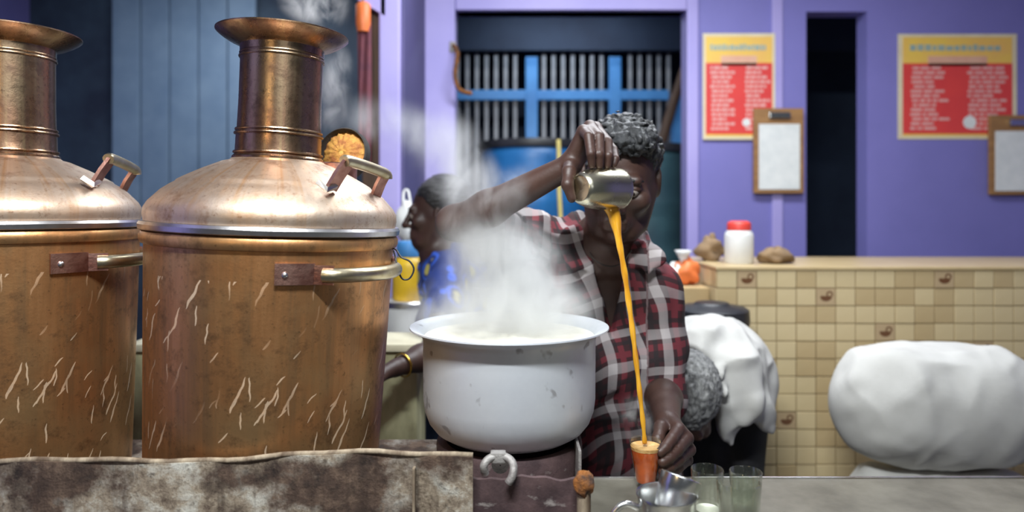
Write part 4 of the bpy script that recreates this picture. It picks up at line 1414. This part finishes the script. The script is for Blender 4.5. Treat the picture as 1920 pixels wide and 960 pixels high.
# shirt
s = Sdf(0.004)
s.rc((0.225, 1.67, 0.78), (0.205, 1.61, 1.18), 0.168, 0.158, 0.04, 'u', ((0, 1, 0), 0.70))
s.rc((0.205, 1.605, 1.18), (0.195, 1.59, 1.295), 0.157, 0.130, 0.05, 'u', ((0, 1, 0), 0.66))
s.rc(shR + Vector((0, 0, -0.004)), nb + Vector((-0.045, 0.025, -0.035)), 0.066, 0.058, 0.04)
s.rc(shL, nb + Vector((0.04, 0.025, -0.04)), 0.066, 0.056, 0.04)
slR = shR + (elR - shR) * 0.52
s.chain([shR, slR], [0.070, 0.066], 0.03)
slL = shL + (elL - shL) * 1.02
s.chain([shL, shL * 0.4 + elL * 0.6, slL + Vector((0.004, 0, -0.012))], [0.067, 0.053, 0.053], 0.03)
# sleeve mouths are hollow
dR, dL = (elR - shR).normalized(), (elL - shL).normalized()
s.rc(slR + dR * 0.02, slR + dR * 0.10, 0.056, 0.060, 0.006, 's')
s.rc(slL + dL * 0.016, slL + dL * 0.10, 0.044, 0.050, 0.006, 's')
# neck opening and the unbuttoned front
s.rc(nb + Vector((0.0, -0.03, 0.02)), nb + Vector((0.02, -0.08, 0.16)), 0.066, 0.085, 0.008, 's')
va, vb, vc = P(1072, 425, 1.5), P(1206, 425, 1.5), P(1148, 640, 1.5)


def half(p, q):
    dx_, dz_ = q.x - p.x, q.z - p.z
    l_ = math.hypot(dx_, dz_)
    return (dz_ / l_, -dx_ / l_, p.x, p.z)


hl = [half(va, vc), half(vc, vb)]


def wedge(x, y, z):
    d = None
    for nx_, nz_, ox, oz in hl:
        q = -((x - ox) * nx_ + (z - oz) * nz_) * -1.0
        d = q if d is None else np.maximum(d, q)
    return np.maximum(np.maximum(d, y - 1.555), z - 1.48) + 0 * x


# orientation check: the wedge must contain the middle of the V
mid = (va + vb + vc) / 3
if max((mid.x - o[2]) * o[0] + (mid.z - o[3]) * o[1] for o in hl) > 0:
    hl = [(-a, -b, c_, d_) for a, b, c_, d_ in hl]
s.fn(wedge, (min(va.x, vc.x) - 0.05, 1.40, vc.z - 0.05), (vb.x + 0.05, 1.56, 1.50), 0.006, 's')
# collar lapels along the opening
s.chain([P(1190, 442, 1.555), P(1212, 480, 1.500), P(1214, 512, 1.478)], [0.018, 0.026, 0.008], 0.008, 'u', ((-0.3, -1, 0.25), 0.35))
s.chain([P(1082, 428, 1.575), P(1074, 455, 1.520), P(1084, 496, 1.490)], [0.018, 0.024, 0.008], 0.008, 'u', ((0.3, -1, 0.25), 0.35))
s.rc(P(1196, 436, 1.58), P(1140, 430, 1.66), 0.022, 0.022, 0.01, 'u', ((0.6, -1, 0.2), 0.4))
s.rc(P(1078, 425, 1.60), P(1130, 428, 1.66), 0.022, 0.022, 0.01, 'u', ((-0.6, -1, 0.2), 0.4))
shirt = s.mesh('shirt', folds(0.014, 13, 11))
v = verts(shirt)
cl = np.zeros_like(v)
wv = 0.022 * vnoise(v[:, 0], v[:, 1], v[:, 2], 11, 2)
cl[:, 0] = v[:, 0] * 1.1 + v[:, 2] * 0.22 + v[:, 1] * 0.6 + wv
cl[:, 1] = v[:, 2] * 1.0 - v[:, 0] * 0.22 + wv * 1.3
for a_, d_, sel in ((np.array(shR), np.array(dR), v[:, 0] < 0.085), (np.array(shL), np.array(dL), (v[:, 0] > 0.292))):
    rel = v - a_
    al = rel @ d_
    per = rel - al[:, None] * d_
    ang = np.arctan2(per[:, 0] + per[:, 2] * (abs(d_[0]) > 0.5), -per[:, 1])
    cl[sel, 0] = (ang * 0.065)[sel] + wv[sel]
    cl[sel, 1] = al[sel] + wv[sel]
at2 = shirt.attributes.new('cloth', 'FLOAT_VECTOR', 'POINT')
at2.data.foreach_set('vector', cl.astype(np.float32).ravel())
put(shirt, 'shirt', M['plaid'], man)
# thread round the neck
th = [P(1102, 462, 1.515), P(1112, 484, 1.488), P(1132, 497, 1.474), P(1152, 499, 1.470), P(1170, 490, 1.474), P(1184, 470, 1.492)]
MB().tube(spline(th, 6), 0.0016, 6).build('neck_thread', M['soot'], man, 180)
# trousers
s = Sdf(0.008)
s.rc((0.23, 1.68, 0.90), (0.235, 1.69, 0.80), 0.150, 0.155, 0.04, 'u', ((0, 1, 0), 0.72))
for q in (-1, 1):
    s.chain([(0.235 + q * 0.08, 1.69, 0.80), (0.235 + q * 0.10, 1.67, 0.45), (0.235 + q * 0.11, 1.71, 0.09)], [0.092, 0.068, 0.056], 0.03)
put(s.mesh('trousers', folds(0.005, 12, 31)), 'trousers', M['trouser_navy'], man)
for q in (-1, 1):
    s = Sdf(0.005)
    s.rc((0.235 + q * 0.115, 1.72, 0.045), (0.235 + q * 0.135, 1.57, 0.032), 0.042, 0.030, 0.02)
    s.fn(lambda x, y, z: 0.004 - z + 0 * x + 0 * y, (-1, 1, -0.2), (1, 2, 0.2), 0.002, 'i')
    put(s.mesh('foot'), 'foot', M['skin_dark'], man)

# ------------------------------------------------------------------ the woman in profile behind the pot
wom = empty('person', (-0.17, 2.16, 0.0), 'person in blue flowered sari seen in profile behind the steam', 'person')
WT = head_frame(P(817, 400, 2.18), (-1.0, -0.10, -0.10), (0, 0, 1), 0.90)
wnb = P(826, 478, 2.19)
wsh, wel, wwr = P(842, 512, 2.09), P(818, 660, 1.80), P(742, 690, 1.67)
s = Sdf(0.0038)
head_prims(s, WT, 0.90)
s.rc(WT @ Vector((0, 0.022, -0.055)), wnb, 0.044, 0.050, 0.025)
s.rc((-0.19, 2.19, 1.24), wnb, 0.075, 0.05, 0.05)
s.rc((-0.17, 2.18, 0.9), (-0.19, 2.19, 1.24), 0.105, 0.085, 0.05)
s.rc(wsh, wnb, 0.042, 0.044, 0.04)
s.chain([wsh, wel], [0.042, 0.034], 0.02)
s.chain([wel, wel * 0.6 + wwr * 0.4, wwr], [0.034, 0.032, 0.021], 0.02)
wd_ = (wwr - wel).normalized()
for k, (off, ln, r_) in enumerate(((-0.022, 0.145, 0.0070), (-0.007, 0.158, 0.0076), (0.008, 0.160, 0.0076), (0.022, 0.146, 0.0072))):
    sd = Vector((0.25, 1, 0.1)).normalized()
    kn = wwr + wd_ * 0.078 + sd * off
    s.rc(wwr, kn, 0.017, 0.010, 0.008)
    s.chain([kn, kn + wd_ * 0.035 + Vector((0, 0, -0.006)), kn + wd_ * (ln - 0.085) + Vector((0, 0, -0.022))], [r_ * 1.15, r_, r_ * 0.8], 0.003)
s.chain([wwr + wd_ * 0.02, wwr + wd_ * 0.05 + Vector((0, -0.030, -0.008)), wwr + wd_ * 0.088 + Vector((0, -0.038, -0.018))], [0.013, 0.010, 0.0075], 0.006)
put(s.mesh('body'), 'body', M['skin_dark'], wom)
head_extras(WT, wom)
s = Sdf(0.003)
s.frame(WT)
s.el((0, 0.034, 0.044), (0.088, 0.100, 0.092), None, 0.01)
s.el((0, 0.125, -0.040), (0.048, 0.046, 0.050), None, 0.03)
s.frame(None)
tw_ = np.array(WT.inverted())


def keepw(x, y, z):
    lx, ly, lz = [tw_[i][0] * x + tw_[i][1] * y + tw_[i][2] * z + tw_[i][3] for i in range(3)]
    line = np.where(ly < -0.04, 0.064, np.where(ly < 0.012, 0.064 - (ly + 0.04) * 1.45, np.where(ly < 0.03, -0.012, -0.085)))
    return (line - lz) * 0.7


hc = np.array(WT @ Vector((0, 0.02, 0.0)))
s.fn(keepw, hc - 0.2, hc + 0.2, 0.004, 'i')
put(s.mesh('hair', lambda x, y, z: 0.0022 * vnoise(x * 0.35, y * 0.35, z * 1.6, 130, 8)), 'hair', M['hair_black'], wom)
s = Sdf(0.0045)
s.rc((-0.185, 2.19, 1.23), (-0.205, 2.19, 1.285), 0.098, 0.070, 0.03)
s.rc((-0.165, 2.19, 0.92), (-0.185, 2.19, 1.22), 0.130, 0.100, 0.05)
s.rc(wsh, wnb + Vector((0.0, 0.0, -0.04)), 0.058, 0.055, 0.04)
s.chain([wsh, wsh * 0.45 + wel * 0.55], [0.058, 0.052], 0.02)
s.chain([wnb + Vector((0.045, -0.05, 0.005)), wsh + Vector((-0.02, -0.06, -0.04)), (-0.235, 2.09, 1.12), (-0.25, 2.10, 0.98)], [0.030, 0.045, 0.045, 0.03], 0.02, 'u', ((0.3, -1, 0), 0.5))
s.rc(wnb + Vector((-0.055, -0.02, 0.03)), wnb + Vector((-0.02, 0, 0.14)), 0.06, 0.075, 0.006, 's')
put(s.mesh('sari_top', folds(0.006, 16, 21)), 'sari_top', M['sari'], wom)
s = Sdf(0.008)
s.chain([(-0.165, 2.19, 0.96), (-0.16, 2.19, 0.82), (-0.16, 2.18, 0.02)], [0.132, 0.145, 0.19], 0.05)
s.fn(lambda x, y, z: 0.012 - z + 0 * x + 0 * y, (-1, 1, -0.3), (1, 3, 0.3), 0.002, 'i')
put(s.mesh('sari_skirt', folds(0.008, 14, 25, (1, 1, 0.15))), 'sari_skirt', M['trouser_navy'], wom)
bq = wwr + (wel - wwr) * 0.16
MR = wd_.to_track_quat('Z', 'Y').to_matrix()
MB().lathe([(0.0275, -0.004), (0.0305, 0), (0.0275, 0.004), (0.0262, 0), (0.0275, -0.004)], 28, bq, MR).build('bangle', M['gold'], wom, 180)

# ------------------------------------------------------------------ the stooping person in white
sto = empty('person', (0.62, 1.96, 0.0), 'stooping person in white shirt with grey hair and head bent down', 'person')
nk0, cr = P(1322, 672, 1.80), P(1286, 752, 1.735)
ST = head_frame(cr, (-0.15, -0.25, -0.95), (-0.30, -1.0, -0.25), 1.0)
hip = P(1372, 705, 1.96)
sh1, sh2 = P(1288, 668, 1.83), P(1366, 690, 1.81)
s = Sdf(0.005)
head_prims(s, ST)
s.rc(ST @ Vector((0, 0.03, -0.05)), nk0 + Vector((0, 0.04, 0)), 0.052, 0.050, 0.03)
s.rc(nk0 + Vector((0, 0.06, 0.0)), hip, 0.07, 0.09, 0.05)
for q, sh, hd_ in ((-1, sh1, P(1262, 880, 1.78)), (1, sh2, P(1394, 762, 1.91))):
    el_ = sh * 0.5 + hd_ * 0.5 + Vector((q * 0.02, 0.04, 0))
    s.chain([nk0 + Vector((0, 0.08, 0.0)), sh, el_, hd_], [0.035, 0.040, 0.034, 0.024], 0.03)
    for k in range(4):
        a_ = hd_ + Vector(((k - 1.5) * 0.017, 0, -0.085))
        s.chain([hd_, a_, a_ + Vector((0, -0.012, -0.06 + 0.008 * abs(k - 1.5)))], [0.020, 0.0095, 0.007], 0.005)
    s.chain([hd_, hd_ + Vector((-q * 0.032, -0.01, -0.05)), hd_ + Vector((-q * 0.036, -0.016, -0.085))], [0.016, 0.010, 0.008], 0.005)
put(s.mesh('body'), 'body', M['skin_mid'], sto)
s = Sdf(0.003)
s.frame(ST)
s.el((0, 0.026, 0.040), (0.083, 0.101, 0.091), None, 0.01)
s.frame(None)
ts_ = np.array(ST.inverted())


def keeps(x, y, z):
    lx, ly, lz = [ts_[i][0] * x + ts_[i][1] * y + ts_[i][2] * z + ts_[i][3] for i in range(3)]
    line = np.where(ly < -0.04, 0.060, np.where(ly < 0.012, 0.060 - (ly + 0.04) * 1.3, -0.060))
    return (line - lz) * 0.7


hc = np.array(cr)
s.fn(keeps, hc - 0.2, hc + 0.2, 0.004, 'i')
put(s.mesh('hair', lambda x, y, z: 0.003 * vnoise(x, y, z, 110, 3) + 0.0018 * vnoise(x, y, z, 230, 6)), 'hair', M['hair_grey'], sto)
# shirt: rounded back, sleeves, loose front hanging down at the side
s = Sdf(0.0048)
s.rc(P(1294, 662, 1.87), P(1356, 680, 1.95), 0.093, 0.110, 0.05)
s.rc(P(1335, 672, 1.90), P(1385, 718, 1.96), 0.106, 0.100, 0.05)
s.rc(sh1, P(1292, 672, 1.80), 0.062, 0.058, 0.03)
s.rc(nk0 + Vector((0, 0.03, 0.02)), sh2, 0.066, 0.066, 0.03)
s.chain([sh2, P(1380, 745, 1.79)], [0.068, 0.064], 0.03)
# hanging cloth
s.chain([P(1392, 655, 1.90), P(1420, 700, 1.88), P(1436, 752, 1.86), P(1444, 795, 1.85)], [0.045, 0.040, 0.034, 0.014], 0.03, 'u', ((0.9, -0.5, 0.45), 0.35))
s.chain([P(1390, 700, 1.84), P(1408, 745, 1.83), P(1424, 782, 1.83)], [0.055, 0.042, 0.018], 0.03, 'u', ((0.8, -0.5, 0.4), 0.45))
s.chain([P(1368, 740, 1.79), P(1366, 790, 1.78), P(1372, 830, 1.78)], [0.050, 0.032, 0.010], 0.02, 'u', ((0.7, -0.7, 0), 0.45))
s.chain([P(1300, 676, 1.77), P(1330, 700, 1.745), P(1350, 728, 1.735)], [0.018, 0.024, 0.010], 0.01, 'u', ((-0.5, -0.6, 0.6), 0.35))
s.el(ST @ Vector((0, 0.03, 0.02)), (0.092, 0.108, 0.105), None, 0.01, 's')
put(s.mesh('shirt', folds(0.010, 13, 41, (1, 1, 0.8))), 'shirt', M['white_cloth'], sto)
s = Sdf(0.007)
s.rc(P(1358, 715, 1.94), P(1360, 750, 1.94), 0.088, 0.088, 0.04)
for q in (-1, 1):
    x0 = 0.590 + q * 0.048
    s.chain([(x0, 1.95, 0.86), (x0 - 0.01, 1.92, 0.47), (x0, 1.97, 0.08)], [0.074, 0.060, 0.050], 0.03)
put(s.mesh('trousers', folds(0.006, 12, 44)), 'trousers', M['trouser_black'], sto)
for q in (-1, 1):
    s = Sdf(0.006)
    x0 = 0.590 + q * 0.048
    s.rc((x0, 2.0, 0.045), (x0 + q * 0.01, 1.85, 0.032), 0.042, 0.030, 0.02)
    s.fn(lambda x, y, z: 0.004 - z + 0 * x + 0 * y, (-1, 1, -0.2), (1.5, 2.5, 0.2), 0.002, 'i')
    put(s.mesh('foot'), 'foot', M['skin_mid'], sto)

# ------------------------------------------------------------------ white cloth sacks beyond the stooping person
zb = 0.0
for k, (rx, rz, dx) in enumerate(((0.27, 0.20, 0.0), (0.26, 0.20, 0.015), (0.25, 0.19, -0.01))):
    s = Sdf(0.0075)
    zc = zb + rz
    s.rc((1.20 + dx - rx * 0.45, 1.95, zc), (1.20 + dx + rx * 0.45, 1.95, zc - 0.01), rz * 0.92, rz * 0.90, 0.03, 'u', ((0, 1, 0), 0.8))
    s.rc((1.20 + dx + rx * 0.5, 1.93, zc + 0.03), (1.20 + dx + rx * 1.05, 1.92, zc + 0.06), 0.07, 0.025, 0.05)
    s.fn(lambda x, y, z, a=zb + 0.004, b=zb + rz * 1.8: np.maximum(a - z, z - b) + 0 * x + 0 * y, (0, 1, zb - 1), (3, 3, zb + 1), 0.002, 'i')
    o = empty('cloth_sack', (1.2, 1.95, zb), ['bottom white cloth sack of the pile in front of tiled counter', 'middle white cloth sack of the pile in front of tiled counter',
              'top white cloth sack of the pile in front of tiled counter'][k], 'sack', 'white sacks by the tiled counter')
    put(s.mesh('sack_cloth', folds(0.010, 9, 51 + k, (1, 1, 1))), 'sack_cloth', M['white_cloth'], o)
    MB().lathe([(0.031, -0.008), (0.036, 0), (0.031, 0.008), (0.028, 0)], 16, (1.20 + dx + rx * 1.0, 1.92, zc + 0.058), Matrix.Rotation(PI / 2, 3, 'Y')).build('tie_cord', M['sack'], o, 180)
    zb += rz * 1.8 + 0.001


# ================================================================== steam: soft puffs of real vapour
def vapour(name, dens, scale, lo, hi, seed):
    m_ = bpy.data.materials.new(name)
    m_.use_nodes = True
    nt = m_.node_tree
    nt.nodes.clear()
    out = nt.nodes.new('ShaderNodeOutputMaterial')
    pv = nt.nodes.new('ShaderNodeVolumePrincipled')
    pv.inputs['Color'].default_value = (0.995, 1.0, 0.997, 1)
    pv.inputs['Anisotropy'].default_value = 0.25
    nt.links.new(pv.outputs[0], out.inputs['Volume'])
    tc = nt.nodes.new('ShaderNodeTexCoord')
    ln = nt.nodes.new('ShaderNodeVectorMath')
    ln.operation = 'LENGTH'
    nt.links.new(tc.outputs['Object'], ln.inputs[0])
    fall = nt.nodes.new('ShaderNodeMapRange')
    fall.interpolation_type = 'SMOOTHSTEP'
    for k, v_ in (('From Min', 1.0), ('From Max', 0.15), ('To Min', 0.0), ('To Max', 1.0)):
        fall.inputs[k].default_value = v_
    nt.links.new(ln.outputs['Value'], fall.inputs['Value'])
    geo = nt.nodes.new('ShaderNodeNewGeometry')
    mp = nt.nodes.new('ShaderNodeMapping')
    mp.inputs['Scale'].default_value = (1, 1, 0.62)
    mp.inputs['Location'].default_value = (seed * 3.1, seed * 1.7, seed)
    nt.links.new(geo.outputs['Position'], mp.inputs['Vector'])
    nz = nt.nodes.new('ShaderNodeTexNoise')
    nz.inputs['Scale'].default_value = scale
    nz.inputs['Detail'].default_value = 4.5
    nz.inputs['Roughness'].default_value = 0.58
    nz.inputs['Distortion'].default_value = 0.9
    nt.links.new(mp.outputs[0], nz.inputs['Vector'])
    rm = nt.nodes.new('ShaderNodeMapRange')
    for k, v_ in (('From Min', lo), ('From Max', hi), ('To Min', 0.0), ('To Max', 1.0)):
        rm.inputs[k].default_value = v_
    nt.links.new(nz.outputs['Fac'], rm.inputs['Value'])
    a = nt.nodes.new('ShaderNodeMath')
    a.operation = 'MULTIPLY'
    nt.links.new(fall.outputs[0], a.inputs[0])
    nt.links.new(rm.outputs[0], a.inputs[1])
    b = nt.nodes.new('ShaderNodeMath')
    b.operation = 'MULTIPLY'
    b.inputs[1].default_value = dens
    nt.links.new(a.outputs[0], b.inputs[0])
    nt.links.new(b.outputs[0], pv.inputs['Density'])
    return m_


puff_me = {}


def puff(root, px, py, d, rx, ry, dep, dens, scale=13, lo=0.34, hi=0.66, tilt=0.0, seed=1):
    mb = lump(MB(), (0, 0, 0), (1, 1, 1), 1, 0, 28)
    o = link('puff', mb.mesh('puff'), vapour('vapour', dens, scale, lo, hi, seed), root)
    o.location = P(px, py, d) - root.location
    o.scale = (rx / F * d, dep, ry / F * d)
    o.rotation_euler = (0, tilt, 0)
    return o


st1 = empty('steam', P(955, 610, 1.30), 'white steam billowing up from the milk pot', 'steam', None, 'stuff')
puff(st1, 968, 575, 1.32, 168, 90, 0.17, 44, 14, 0.36, 0.64, 0, 1)
puff(st1, 950, 500, 1.36, 140, 110, 0.13, 36, 15, 0.38, 0.63, 0.2, 2)
puff(st1, 905, 440, 1.40, 100, 100, 0.11, 26, 16, 0.40, 0.63, -0.2, 3)
puff(st1, 885, 350, 1.46, 75, 105, 0.10, 20, 13, 0.42, 0.64, -0.25, 4)
puff(st1, 950, 365, 1.36, 95, 60, 0.08, 14, 15, 0.44, 0.64, -0.4, 5)
puff(st1, 836, 285, 1.62, 85, 95, 0.12, 11, 12, 0.42, 0.64, -0.3, 6)
puff(st1, 740, 235, 1.75, 130, 62, 0.12, 9, 12, 0.42, 0.64, 0.25, 7)
puff(st1, 820, 590, 1.42, 80, 80, 0.12, 16, 14, 0.42, 0.62, 0.3, 8)
st2 = empty('steam', P(540, 55, 1.25), 'thin steam drifting from the boiler chimney', 'steam', None, 'stuff')
puff(st2, 588, 5, 1.28, 80, 52, 0.07, 30, 22, 0.44, 0.62, 0.2, 9)
puff(st2, 626, 170, 1.40, 40, 105, 0.05, 32, 22, 0.43, 0.62, 0.12, 10)
st3 = empty('steam', P(1209, 830, 1.195), 'wisp of steam over the glass of tea', 'steam', None, 'stuff')
puff(st3, 1192, 785, 1.22, 40, 55, 0.035, 30, 30, 0.44, 0.62, -0.2, 11)
